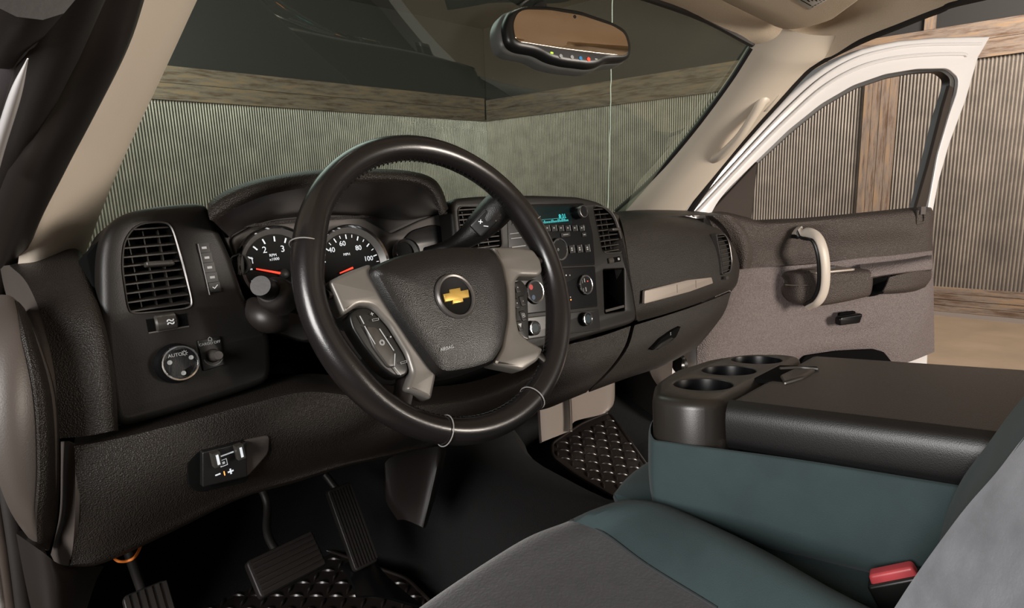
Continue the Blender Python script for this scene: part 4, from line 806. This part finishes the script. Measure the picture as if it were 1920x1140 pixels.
def ring(px, t, b, d, base=.03, k=12):
    """closed section of an armrest at pixel column px: top row t, bottom row b, standing out d"""
    P0, P1 = FP.uv(px, t, d*.6), FP.uv(px, b, d*.6); u = P0[0]; vc, vh = (P0[1]+P1[1])/2, (P0[1]-P1[1])/2
    return [FP.P(u, vc+vh*math.copysign(abs(math.sin(a))**.75, math.sin(a)), base+(d-base)*.5+(d-base)*.5*math.copysign(abs(math.cos(a))**.6, math.cos(a))) for a in np.linspace(0, 2*math.pi, k+1)[:-1]]
q = MB(); q.grid([ring(1470, 524, 530, .05), ring(1471, 513, 548, .075), ring(1485, 507, 566, .10), ring(1520, 504, 573, .11), ring(1570, 504, 566, .11), ring(1614, 502, 556, .11), ring(1618, 503, 554, .09)], 3, 3, closed=True, face=None); q.f.append(tuple(range(36))); q.f.append(tuple(range(len(q.v)-36, len(q.v)))); q.sm += [True]*2
ar = q.build('armrest_pod', M['grain_door_dark'], pdoor, label='rounded dark front of the armrest')
seam = [FP.at(px, py, .112) for px, py in ((1472, 534), (1495, 535), (1540, 534), (1580, 529), (1616, 524))]
MB().tube(seam, .0012, 6, 5).build('pod_seam', M['brown'], ar)
plate('switch_plate', Frame(D(1545, 505, .07), de, -FP.n), rnd([(-.085, -.055), (.075, -.055), (.075, .036), (-.06, .036)], .012), .006, M['champagne'], ar, bev=.001, w=.004, label='champagne coloured window switch plate')
c_ = D(1560, 504, .075); q = MB(); F_ = Frame(c_, de, -FP.n); q.box(F_, -.018, .006, -.008, .006, .0, .010); q.build('window_switch', M['black'], ar)
patch('armrest_ledge', [[D(*p) for p in r] for r in ([(1612, 496, .04), (1650, 492, .04), (1700, 486, .04), (1747, 478, .04)], [(1614, 505, .085), (1650, 500, .085), (1700, 493, .085), (1747, 486, .08)], [(1616, 518, .105), (1655, 512, .105), (1700, 505, .10), (1747, 500, .09)], [(1618, 524, .10), (1655, 517, .10), (1700, 511, .095), (1747, 506, .085)], [(1618, 525, .04), (1655, 518, .04), (1700, 512, .04), (1747, 507, .04)])], M['grain_door'], pdoor, thick=.004, label='paler ledge of the armrest')
patch('armrest_pocket', [[D(*p) for p in r] for r in ([(1668, 520, .092), (1690, 514, .092), (1720, 509, .09), (1747, 508, .083)], [(1662, 535, .092), (1690, 532, .092), (1720, 526, .088), (1746, 522, .078)], [(1654, 548, .085), (1685, 546, .085), (1715, 541, .08), (1738, 534, .07)], [(1640, 552, .04), (1685, 550, .04), (1715, 546, .04), (1735, 538, .04)])], M['grain_door_dark'], pdoor, thick=.004)
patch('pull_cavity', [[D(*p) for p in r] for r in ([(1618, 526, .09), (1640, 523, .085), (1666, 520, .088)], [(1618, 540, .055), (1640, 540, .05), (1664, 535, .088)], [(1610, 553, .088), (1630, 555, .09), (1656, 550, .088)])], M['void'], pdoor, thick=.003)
# curved pull strap
hp_ = [D(1487, 437, .03), D(1505, 438, .075), D(1528, 446, .115), D(1539, 470, .135), D(1543, 505, .14), D(1541, 540, .135), D(1530, 563, .12), D(1512, 573, .09)]
MB().tube(hp_, [.018, .020, .021, .021, .021, .021, .020, .016], 18, 6, sq=.45, up=FP.n).build('pull_handle', M['black'], pdoor, label='black curved pull handle')
hf = [p+nz(p-D(1500, 505, .05))*.0065+FP.n*.004 for p in hp_]
MB().tube(hf, [.017]*7+[.013], 16, 6, sq=.42, up=FP.n).build('handle_face', mat('pale_champagne', (.52, .46, .40), .42), pdoor, label='pale champagne outer face of the pull handle')
FH = Frame(D(1591, 598, .06), de, ez)
plate('latch_lever', FH, rnd([(-.046, -.017), (.040, -.017), (.050, .010), (.046, .016), (-.044, .013), (-.050, .004)], .006), .02, M['gloss'], pdoor, bev=.006, w=.012, label='glossy dark release lever')
plate('latch_cup', FH, rnd([(-.03, -.012), (.035, -.012), (.04, .022), (-.03, .022)], .008), .01, M['void'], pdoor, bev=.002, w=-.008)
FQ = Frame(D(1727, 404, .062), de, ez)
plate('lock_surround', FQ, [rnd([(-.02, -.03), (.02, -.03), (.016, .02), (-.022, .02)], .006), rnd([(-.011, -.02), (.012, -.02), (.01, .014), (-.013, .014)], .003)[::-1]], .006, M['grain_door_dark'], pdoor, bev=.002, w=.003)
q = MB(); q.box(FQ, -.012, .010, .004, .030, -.004, .008); q.build('lock_pin', M['brown'], pdoor)
# body side around the door opening
jb = thing('door_opening', 'white painted body pillar with a black round fitting, below the right end of the dashboard', 'door frame', (.77, .33, .1))
patch('jamb', [[Y(1250, 670, .42), Y(1285, 655, .40), Y(1312, 640, .38)], [Y(1250, 720, .42), Y(1285, 715, .40), Y(1314, 715, .38)], [Y(1250, 800, .42), Y(1285, 800, .40), Y(1314, 800, .38)]], M['paint'], jb, thick=.02)
plate('jamb_upper', FP, FP.uvs([(1283, 404), (1318, 404), (1352, 440), (1372, 500), (1350, 560), (1312, 640), (1300, 640), (1270, 560), (1270, 440)], -.05), .03, M['rubberb'], jb, bev=.004, w=-.05)
c_ = Y(1274, 682, .36); MB().tube([c_+A(-.01, 0, 0), c_+A(.004, -.004, 0)], [.028, .028], 28, 1).build('round_fitting', M['black'], jb); 
q = MB(); F_ = Frame(c_+A(-.004, -.012, 0), nz(A(1, .5, 0)), ez); q.lathe(F_, 0, 0, [(.024, 0), (.024, .008), (.017, .009), (.015, .002)], 28); q.build('fitting_ring', M['metal'], jb)
patch('hinge_cover', [[Y(1215, 680, .36), Y(1240, 668, .35), Y(1262, 660, .35)], [Y(1222, 705, .37), Y(1240, 705, .36), Y(1260, 702, .36)], [Y(1238, 730, .38), Y(1246, 730, .37), Y(1258, 725, .37)]], M['brown'], jb, thick=.01)
q = MB(); q.grid([[A(.80, y, z), A(.80, y, -.02), A(.80, y, -.06)] for y, z in ((.42, .05), (0, .05), (-.9, .05))], 2, 3, thick=.05); q.build('sill', M['paint'], jb, 'white painted door sill')
# ============================================================ FLOOR, MATS, PEDALS
cf = thing('cab_floor', 'black carpeted cab floor with a raised tunnel in the middle', 'carpet', (0, .1, -.03))
q = MB(); q.grid([[A(-.80, -1.2, 0), A(-.4, -1.2, 0), A(-.16, -1.2, 0), A(-.10, -1.2, .10), A(.10, -1.2, .10), A(.16, -1.2, 0), A(.4, -1.2, 0), A(.80, -1.2, 0)],
                  [A(-.80, .20, 0), A(-.4, .20, 0), A(-.20, .20, .005), A(-.12, .20, .12), A(.10, .20, .12), A(.18, .20, .005), A(.4, .20, 0), A(.80, .20, 0)],
                  [A(-.80, .46, .0), A(-.4, .46, 0), A(-.24, .46, .02), A(-.16, .46, .19), A(.12, .46, .19), A(.20, .46, .02), A(.4, .46, 0), A(.80, .46, 0)],
                  [A(-.80, .68, .12), A(-.4, .68, .12), A(-.26, .66, .14), A(-.20, .64, .30), A(.16, .64, .30), A(.22, .66, .14), A(.4, .68, .12), A(.80, .68, .12)],
                  [A(-.80, .78, .34), A(-.4, .78, .34), A(-.26, .78, .34), A(-.20, .76, .36), A(.16, .76, .36), A(.22, .78, .34), A(.4, .78, .34), A(.80, .78, .34)],
                  [A(-.80, .80, .62), A(-.4, .80, .62), A(-.26, .80, .62), A(-.20, .80, .62), A(.16, .80, .62), A(.22, .80, .62), A(.4, .80, .62), A(.80, .80, .62)]], 4, 5, thick=.02, face=(0, -.5, 1)); q.build('carpet', M['carpet'], cf)
q = MB(); q.grid([[A(-.82, y, z) for z in (-.02, .2, .45, .62)] for y in (.33, .5, .8)], 2, 2, thick=.01, face=(0, 0, .3)); q.build('kick_side', M['rubberb'], cf, 'dark side panel of the driver footwell')
q = MB(); q.grid([[A(.80, y, z) for z in (-.02, .2, .45, .62)] for y in (.44, .6, .8)], 2, 2, thick=.01, face=(0, 0, .3)); q.build('kick_side', M['rubberb'], cf, 'dark side panel of the passenger footwell')
patch('driver_kick_panel', [[Y(30, 1000, .16), Y(80, 1035, .14), Y(120, 1060, .15), Y(195, 1062, .20)], [Y(45, 1080, .16), Y(90, 1085, .14), Y(130, 1090, .15), Y(180, 1090, .20)], [Y(60, 1150, .16), Y(95, 1150, .14), Y(130, 1150, .15), Y(160, 1150, .20)]], M['rubberb'], cf, thick=.006)
def matpad(name, F, outl, label, pitch=.037, seedv=1):
    t = thing(name, label, 'floor mat', tuple(F.o)); o = rnd(outl, .02); plate('mat_base', F, o, .006, M['mat'], t, bev=.002)
    us = [p[0] for p in o]; vs = [p[1] for p in o]; q = MB()
    def inside(x, y):
        c = False; n = len(o)
        for i in range(n):
            a, b = o[i], o[i-1]
            if (a[1] > y) != (b[1] > y) and x < (b[0]-a[0])*(y-a[1])/(b[1]-a[1])+a[0]: c = not c
        return c
    i = 0; u = min(us)
    while u < max(us):
        v = min(vs); j = 0
        while v < max(vs):
            if inside(u, v) and inside(u+.012, v+.012) and inside(u-.012, v-.012):
                an = math.pi/4 if (i+j) % 2 else -math.pi/4; d_ = A(math.cos(an), math.sin(an))*.0130
                P = [F.P(u+d_[0]*s_, v+d_[1]*s_, h) for s_, h in ((-1, 0), (-.5, .0012), (0, .0018), (.5, .0012), (1, 0))]
                q.tube(P, [.0006, .0030, .0038, .0030, .0006], 6, 1)
            v += pitch*.72; j += 1
        u += pitch*.72; i += 1
    o_ = q.build('raised_treads', M['mat'], t, kind='stuff'); rim_ = MB(); rim_.tube([F.P(p[0], p[1], .001) for p in o], .0035, 6, 1, closed=True); rim_.build('mat_edge', M['mat'], t); return t
o0 = Z(1130, 850, .03)
def fitplane(a, b, c): u = nz(b-a); n_ = nz(np.cross(u, c-a)); n_ = n_ if n_[2] > 0 else -n_; return Frame(a, u, np.cross(n_, u))
pa_, pb_, pc_ = A(.33, .30, .02), A(.75, .30, .02), A(.33, .62, .10)
FMp = fitplane(pa_, pb_, pc_)
matpad('rubber_floor_mat', FMp, FMp.uvs([(1035, 832), (1090, 795), (1142, 773), (1165, 805), (1190, 840), (1225, 890), (1240, 930), (1160, 935), (1080, 890), (1036, 856)]), 'black diamond-plate rubber mat in the passenger footwell')
FMd = Frame((-.50, .45, .022), ex, (0, 1, .04))
matpad('rubber_floor_mat', FMd, [(-.26, -.42), (.20, -.42), (.23, -.1), (.16, .10), (-.22, .14), (-.27, .0)], 'black diamond-plate rubber mat under the pedals')
# pedals
def pedal(name, F, w_, h_, ribs, arm, label, vertical=False):
    t = thing(name, label, 'pedal', tuple(F.o)); plate('pad', F, rnd([(-w_/2, -h_/2), (w_/2, -h_/2), (w_/2, h_/2), (-w_/2, h_/2)], .008), .014, M['rubber'], t, bev=.003)
    for i in range(ribs):
        q = MB()
        if vertical: u = -w_/2+w_*(i+.5)/ribs; q.box(F, u-w_/ribs*.28, u+w_/ribs*.28, -h_*.46, h_*.46, -.002, .0028)
        else: v = -h_/2+h_*(i+.5)/ribs; q.box(F, -w_*.46, w_*.46, v-h_/ribs*.28, v+h_/ribs*.28, -.002, .0028)
        q.build('rib', M['rubber'], t)
    MB().tube(arm, [.007]*len(arm), 10, 5).build('pedal_arm', M['rubber'], t); return t
FBk = Frame(Y(540, 1055, .31), nz(Z(600, 1025, .17)-Z(480, 1085, .17)), (0, .65, .75))
pedal('brake_pedal', FBk, .115, .062, 7, [FBk.P(0, 0, -.012), FBk.P(.0, .06, -.03), Y(500, 940, .42), Y(470, 880, .44)], 'wide ribbed black brake pedal')
FAc = Frame(Y(662, 985, .34), ex, (0, .55, .85))
pedal('accelerator_pedal', FAc, .046, .15, 8, [FAc.P(0, .05, -.012), Y(640, 930, .42), Y(610, 890, .46)], 'tall black accelerator pedal with fine upright ribs', True)
patch('heel_plate', [[Y(640, 1060, .33), Y(690, 1040, .33), Y(720, 1075, .32)], [Y(660, 1090, .30), Y(700, 1080, .30), Y(760, 1110, .29)], [Y(670, 1118, .28), Y(720, 1118, .27), Y(800, 1140, .26)]], M['gloss'], bpy.data.objects['accelerator_pedal'], thick=.006)
FPk = Frame(Y(283, 1142, .28), nz(Z(310, 1110, .2)-Z(250, 1135, .2)), (0, .6, .8))
pedal('parking_brake_pedal', FPk, .055, .06, 6, [FPk.P(0, 0, -.012), Y(250, 1060, .36), Y(230, 1000, .40)], 'small ribbed parking brake pedal at the lower left', True)
br = MB(); br.grid([[Y(722, 900, .32), Y(728, 860, .30), Y(800, 840, .28), Y(832, 838, .27), Y(836, 850, .30)], [Y(724, 940, .32), Y(735, 920, .30), Y(800, 900, .28), Y(818, 895, .27), Y(826, 900, .30)], [Y(745, 975, .32), Y(760, 975, .30), Y(785, 985, .28), Y(795, 990, .275), Y(800, 985, .30)]], 4, 4, thick=.006)
br.build('footwell_bracket', M['rubberb'], None, 'dark tapering bracket hanging beneath the dashboard center', 'bracket')
# beige box under the dash
bx = thing('blower_box', 'beige plastic blower box under the dashboard above the passenger mat', 'box', tuple(Y(1085, 820, .48)))
patch('box_face', [[Y(*p) for p in r] for r in ([(1008, 768, .52), (1012, 760, .47), (1060, 742, .46), (1068, 740, .44), (1076, 738, .45), (1130, 718, .46), (1150, 708, .46), (1153, 708, .52)], [(1010, 800, .52), (1014, 800, .47), (1062, 785, .46), (1070, 783, .44), (1078, 780, .45), (1130, 765, .46), (1149, 755, .46), (1152, 750, .52)], [(1012, 830, .52), (1016, 829, .47), (1064, 810, .46), (1070, 808, .44), (1078, 790, .45), (1125, 778, .46), (1141, 770, .46), (1144, 766, .52)])], M['beige'], bx, thick=.006)
MB().tube([Y(212, 1045, .18), Y(222, 1052, .17), Y(238, 1052, .17), Y(252, 1045, .17), Y(262, 1028, .19), Y(266, 1010, .22)], .0016, 8, 6).build('orange_wire', M['orange'], None, 'short loop of orange wire hanging below the knee panel', 'wire')
# ============================================================ SEATS AND CONSOLE
ds = thing('driver_seat', 'driver seat with grey cloth center and blue-green bolsters, in the foreground', 'seat', (-.43, -.4, 0))
seam3 = [Z(1070, 977, .365), Z(1130, 1000, .362), Z(1212, 1060, .358), Z(1345, 1142, .352)]
def zt(p, dz): return p+A(0, 0, dz)
patch('bolster', [[Z(1060, 985, .30), Z(1100, 985, .28), Z(1180, 960, .28), Z(1230, 958, .27), Z(1260, 965, .24)],
                  [seam3[0], Z(1105, 958, .375), Z(1175, 937, .378), Z(1245, 945, .368), Z(1275, 962, .33)],
                  [seam3[1], Z(1180, 975, .378), Z(1255, 958, .390), Z(1320, 977, .375), Z(1342, 995, .33)],
                  [seam3[2], Z(1270, 1020, .382), Z(1350, 1005, .398), Z(1430, 1030, .38), Z(1455, 1050, .33)],
                  [seam3[3], Z(1400, 1090, .384), Z(1480, 1075, .400), Z(1590, 1120, .38), Z(1605, 1150, .33)],
                  [Z(1500, 1240, .35), Z(1560, 1190, .385), Z(1640, 1170, .40), Z(1760, 1200, .38), Z(1780, 1240, .33)]], M['seat'], ds, thick=.01, face=(-.3, -.4, 2))
patch('cushion_center', [[Z(700, 1220, .28), Z(850, 1120, .26), Z(980, 1030, .28), Z(1060, 990, .30)],
                         [Z(730, 1180, .35), Z(860, 1088, .352), Z(985, 1010, .360), seam3[0]],
                         [Z(780, 1200, .365), Z(900, 1115, .367), Z(1030, 1040, .367), seam3[1]],
                         [Z(820, 1280, .365), Z(960, 1190, .367), Z(1100, 1110, .362), seam3[2]],
                         [Z(900, 1400, .36), Z(1100, 1300, .36), Z(1250, 1200, .355), seam3[3]]], M['insert'], ds, thick=.01, face=(-.3, -.4, 2))
MB().tube([p+A(0, 0, .0005) for p in seam3], .0022, 8, 6).build('piping', mat('dark_piping', (.03, .035, .038), .8), ds)
patch('backrest_bolster', [[X(2050, 620, -.23), X(2060, 640, -.26), X(2080, 690, -.30)], [X(1921, 742, -.215), X(1930, 752, -.245), X(1940, 800, -.30)], [X(1850, 835, -.21), X(1862, 850, -.245), X(1872, 890, -.30)], [X(1800, 905, -.21), X(1815, 925, -.245), X(1820, 955, -.30)], [X(1768, 985, -.21), X(1782, 995, -.245), X(1770, 1015, -.30)], [X(1755, 1060, -.21), X(1755, 1080, -.245), X(1720, 1085, -.30)], [X(1740, 1150, -.21), X(1730, 1170, -.245), X(1680, 1160, -.30)]], M['seat'], ds, thick=.01, label='blue-green side bolster of the backrest')
patch('backrest_center', [[X(2080, 680, -.298), X(2140, 800, -.36), X(2300, 1000, -.45)], [X(1940, 798, -.298), X(2000, 900, -.36), X(2200, 1200, -.45)], [X(1868, 886, -.298), X(1940, 1000, -.36), X(2100, 1300, -.45)], [X(1812, 950, -.298), X(1880, 1080, -.36), X(2000, 1400, -.45)], [X(1762, 1016, -.298), X(1820, 1150, -.36), X(1900, 1450, -.45)], [X(1712, 1086, -.298), X(1760, 1220, -.36), X(1800, 1500, -.45)], [X(1664, 1160, -.298), X(1700, 1280, -.36), X(1720, 1550, -.45)]], mat('lit_grey_seat_cloth', (.21, .215, .245), .9, bump=.4, scale=260, var=.22, sheen=.3, vscale=30), ds, thick=.01, label='grey cloth center of the backrest, painted paler as if lit')  # same grey cloth as the cushion, light put into a paler colour
cc_ = thing('bench_seat', 'blue-green middle seat beneath the folded console', 'seat', (0, -.35, 0))
patch('cushion', [[Z(1152, 940, .30), Z(1185, 925, .28), Z(1220, 905, .27), A(-.0, -.10, .27), A(.20, -.10, .27), A(.24, -.12, .26)],
                  [Z(1150, 930, .35), Z(1172, 900, .352), Z(1212, 868, .352), A(0, -.105, .355), A(.20, -.105, .35), A(.24, -.13, .33)],
                  [Z(1166, 930, .362), Z(1200, 905, .366), Z(1245, 880, .364), A(.02, -.16, .367), A(.20, -.16, .362), A(.24, -.18, .34)],
                  [Z(1290, 985, .345), Z(1310, 965, .352), A(-.09, -.24, .355), A(.04, -.25, .36), A(.20, -.25, .36), A(.24, -.25, .34)],
                  [Z(1520, 1090, .335), Z(1540, 1070, .342), A(-.09, -.42, .35), A(.04, -.43, .35), A(.20, -.43, .355), A(.24, -.43, .34)],
                  [A(-.20, -.62, .33), A(-.17, -.62, .335), A(-.09, -.62, .34), A(.04, -.62, .34), A(.20, -.62, .34), A(.24, -.62, .33)]], M['seat'], cc_, thick=.01, face=(0, -.4, 2))
q = MB(); F0 = Frame((0, 0, 0), ex, (0, 1, 0)); q.box(F0, -.19, .22, -.62, -.13, .02, .30); q.build('seat_base', M['rubberb'], cc_)
q = MB(); q.box(F0, -.66, -.26, -.66, -.20, .02, .27); q.build('seat_base', M['rubberb'], ds)
# folded console
c1_, c2_, c3_ = X(1355, 752, -.20), X(1512, 668, .155), X(1850, 828, -.20)
FCn = Frame(c1_, c2_-c1_, c1_-c3_)
co = thing('center_console', 'folded center console with a dark padded armrest lid and three cup holders', 'console', (0, -.36, .34))
tr = rnd(FCn.uvs([(1352, 752), (1290, 752), (1222, 742), (1226, 716), (1262, 693), (1330, 672), (1395, 663), (1470, 663), (1506, 668)]), .02)
cups = [((1318, 720), .0385), ((1366, 694), .0385), ((1418, 674), .0385)]
cc2 = [(FCn.uv(*p), r) for p, r in cups]
hol = [[(c[0]+r*math.cos(t), c[1]+r*math.sin(t)) for t in np.linspace(0, -2*math.pi, 41)[:-1]] for c, r in cc2]
plate('cup_holder_tray', FCn, [tr]+hol, .075, M['consoleplastic'], co, bev=.012)
for c, r in cc2:
    q = MB(); n = 40; V = []
    for rr, h in ((r, -.001), (r*.93, -.03), (r*.90, -.058), (r*.86, -.060)):
        for j in range(n): a = 2*math.pi*j/n; V.append(FCn.P(c[0]+rr*math.cos(a), c[1]+rr*math.sin(a), h))
    q.add(V, [(i*n+j, i*n+(j+1) % n, (i+1)*n+(j+1) % n, (i+1)*n+j) for i in range(3) for j in range(n)]+[tuple(3*n+j for j in range(n))]); cu_ = q.build('cup_well', M['gloss'], co)
    for t in (.5, 2.6, 4.7): F_ = Frame(FCn.P(c[0]+r*.80*math.cos(t), c[1]+r*.80*math.sin(t), -.03), FCn.u*math.cos(t)+FCn.v*math.sin(t), -FCn.u*math.sin(t)+FCn.v*math.cos(t)); q = MB(); q.plate(F_, rnd([(-.016, -.007), (.007, -.010), (.007, .010), (-.016, .007)], .003), .004, .001, w=.010); q.build('cup_finger', M['darksilver'], cu_)
lid = FCn.uvs([(1355, 753), (1512, 668), (1545, 664)])
u1 = FCn.uv(1512, 668)[0]
lo = rnd([(-.002, -.004), (-.002, -.56), (u1+.02, -.56), (u1+.012, -.004)], .012)
lo = [(p[0], p[1]) for p in lo]
plate('armrest_lid', FCn, lo, .050, M['vinyl'], co, bev=.012, w=.001, label='dark brown padded armrest lid')
patch('lid_side_pad', [[FCn.P(.006, v, .0015), FCn.P(-.003, v, -.006), FCn.P(-.0075, v, -.02), FCn.P(-.006, v, -.045), FCn.P(.0, v, -.056)] for v in (-.006, -.12, -.25, -.40, -.56)], M['vinyl2'], co, thick=.004, label='black creased side of the lid')
lat = FCn.uvs([(1413, 712), (1462, 687), (1534, 690), (1512, 704), (1470, 718)])
plate('latch_cup', FCn, rnd(lat, .004), .006, M['void'], co, bev=.001, w=.0022)
lat2 = FCn.uvs([(1462, 704), (1488, 692), (1530, 692), (1508, 706), (1470, 717)], .004)
plate('lid_latch', FCn, rnd(lat2, .006), .008, M['consoleplastic'], co, bev=.003, w=.005)
MB().tube([FCn.P(*FCn.uv(1462, 690, .004), .003), FCn.P(*FCn.uv(1500, 689, .004), .0035), FCn.P(*FCn.uv(1534, 691, .004), .003)], .0025, 8, 5).build('latch_edge', M['slat'], co)
def body_ring(w_, g):
    o = [(-.001-g, -.58), (-.003-g, -.40), (-.005-g, -.22), (-.009-g, -.08)]
    o += [(p[0]+(p[0]-.16)*g*4, p[1]+(p[1]+.05)*g*2) for p in FCn.uvs([(1262, 750), (1219, 742), (1223, 714), (1262, 692), (1330, 671), (1395, 662), (1470, 662)])]
    return [FCn.P(u, v, w_) for u, v in o+[(.375, -.02), (.375, -.30), (.375, -.58), (.18, -.60)]]
q = MB(); q.grid([body_ring(-.054, -.003), body_ring(-.060, .002), body_ring(-.10, .004), body_ring(-.135, .0), body_ring(-.165, -.012), body_ring(-.178, -.030)], 4, 4, closed=True, face=(-.9, -.3, .5))
q.build('console_body', M['seat'], co, label='blue-green suede covered body')
# seat belt buckle
bk = thing('seat_belt_buckle', 'black seat belt buckle with a red release button beside the driver seat', 'buckle', tuple(Z(1665, 1150, .30)))
bt0 = X(1676, 1087, -.215); FBu = Frame(bt0, nz(X(1718, 1078, -.215)-X(1636, 1094, -.225)), (0, .3, 1))
plate('buckle_body', FBu, rnd([(-.026, -.075), (.026, -.075), (.026, .001), (-.026, .001)], .004), .022, M['black'], bk, bev=.003, w=.006)
plate('release_button', FBu, rnd([(-.023, -.006), (.023, -.006), (.022, .010), (-.020, .010)], .004), .014, M['buckle'], bk, bev=.003, w=.003)
# visor label
lb = MB(); e0 = Z(1522, -2, 1.085)
uvl = [FV.uv(*p, .005) for p in ((1489, 0), (1519, 18.5), (1551, 0), (1530, -16), (1510, -16))]
lbq = MB().plate(FV, uvl, .0012, .0002, w=.0052).build('warning_label', M['paper'], vis, 'white printed warning label')
q = MB()
def stroke(x0, y0, x1, y1, t=.0011):
    a_, b_ = A(*FV.uv(x0, y0, .006)), A(*FV.uv(x1, y1, .006)); n_ = nz(A(-(b_-a_)[1], (b_-a_)[0], 0))[:2]*t
    q.add([FV.P(*k, .0056) for k in (a_-n_, a_+n_, b_+n_, b_-n_)], [(0, 1, 2, 3)], False)
for l in ((1497, -2, 1521, 11.5), (1505, -7, 1518, 4), (1512, -9, 1524, 2.5), (1520, -9, 1532, 3), (1528, -9, 1538, 1.5)): stroke(*l)
for k in range(5): stroke(1522+k*5.4, 14.3-k*3.1, 1525+k*5.4, 12.5-k*3.1)
q.build('label_print', M['void'], lbq)
# ============================================================ DRIVER SIDE DOOR OPENING (far left)
dl = thing('driver_door_opening', 'dark rubber seals and body edge of the driver door opening at the far left', 'door frame', (-.80, .2, .05))
def side(name, pts, r, m_, lab=None, sq=1): MB().tube([X(*p) for p in pts], r, 14, 6, sq=sq).build(name, m_, dl, lab)
def sidey(name, pts, r, m_, lab=None, sq=1): MB().tube([Y(*p) for p in pts], r, 14, 6, sq=sq).build(name, m_, dl, lab)
patch('jamb_face', [[Y(-70, 560, .31), Y(-20, 560, .30), Y(15, 560, .32)], [Y(-70, 850, .31), Y(0, 850, .29), Y(40, 850, .31)], [Y(-70, 1180, .31), Y(20, 1180, .28), Y(80, 1180, .30)]], M['rubberb'], dl, thick=.01)
side('inner_seal', [(205, -60, -.765), (172, 60, -.77), (120, 190, -.775), (70, 310, -.78), (25, 430, -.785), (-8, 560, -.79)], .020, M['rubberb'])
side('body_flange', [(150, -60, -.79), (100, 80, -.792), (52, 210, -.795), (5, 330, -.797), (-20, 400, -.80)], .014, M['rubber'])
side('outer_seal', [(100, -60, -.80), (62, 60, -.80), (10, 180, -.80), (-20, 260, -.80)], .014, mat('grey_rubber', (.045, .04, .042), .45))
side('white_edge', [(52, 110, -.815), (28, 180, -.815), (0, 270, -.815), (-15, 330, -.815)], [.0003, .0028, .0035, .0035], M['paint'], 'narrow white painted edge')
side('dark_edge', [(40, -60, -.815), (0, 20, -.815), (-15, 60, -.815)], .022, M['rubber'])
sidey('lower_seal', [(-12, 760, .22), (8, 880, .22), (30, 1020, .22), (50, 1180, .22)], .010, M['rubber'])
sidey('lower_flange', [(-22, 850, .22), (-4, 980, .22), (14, 1100, .22), (22, 1180, .22)], .007, mat('brown_flange', (.06, .045, .038), .45))
sidey('sill_edge', [(-24, 1020, .22), (-10, 1110, .22), (0, 1200, .22)], .008, M['paint'], 'white painted sill edge')
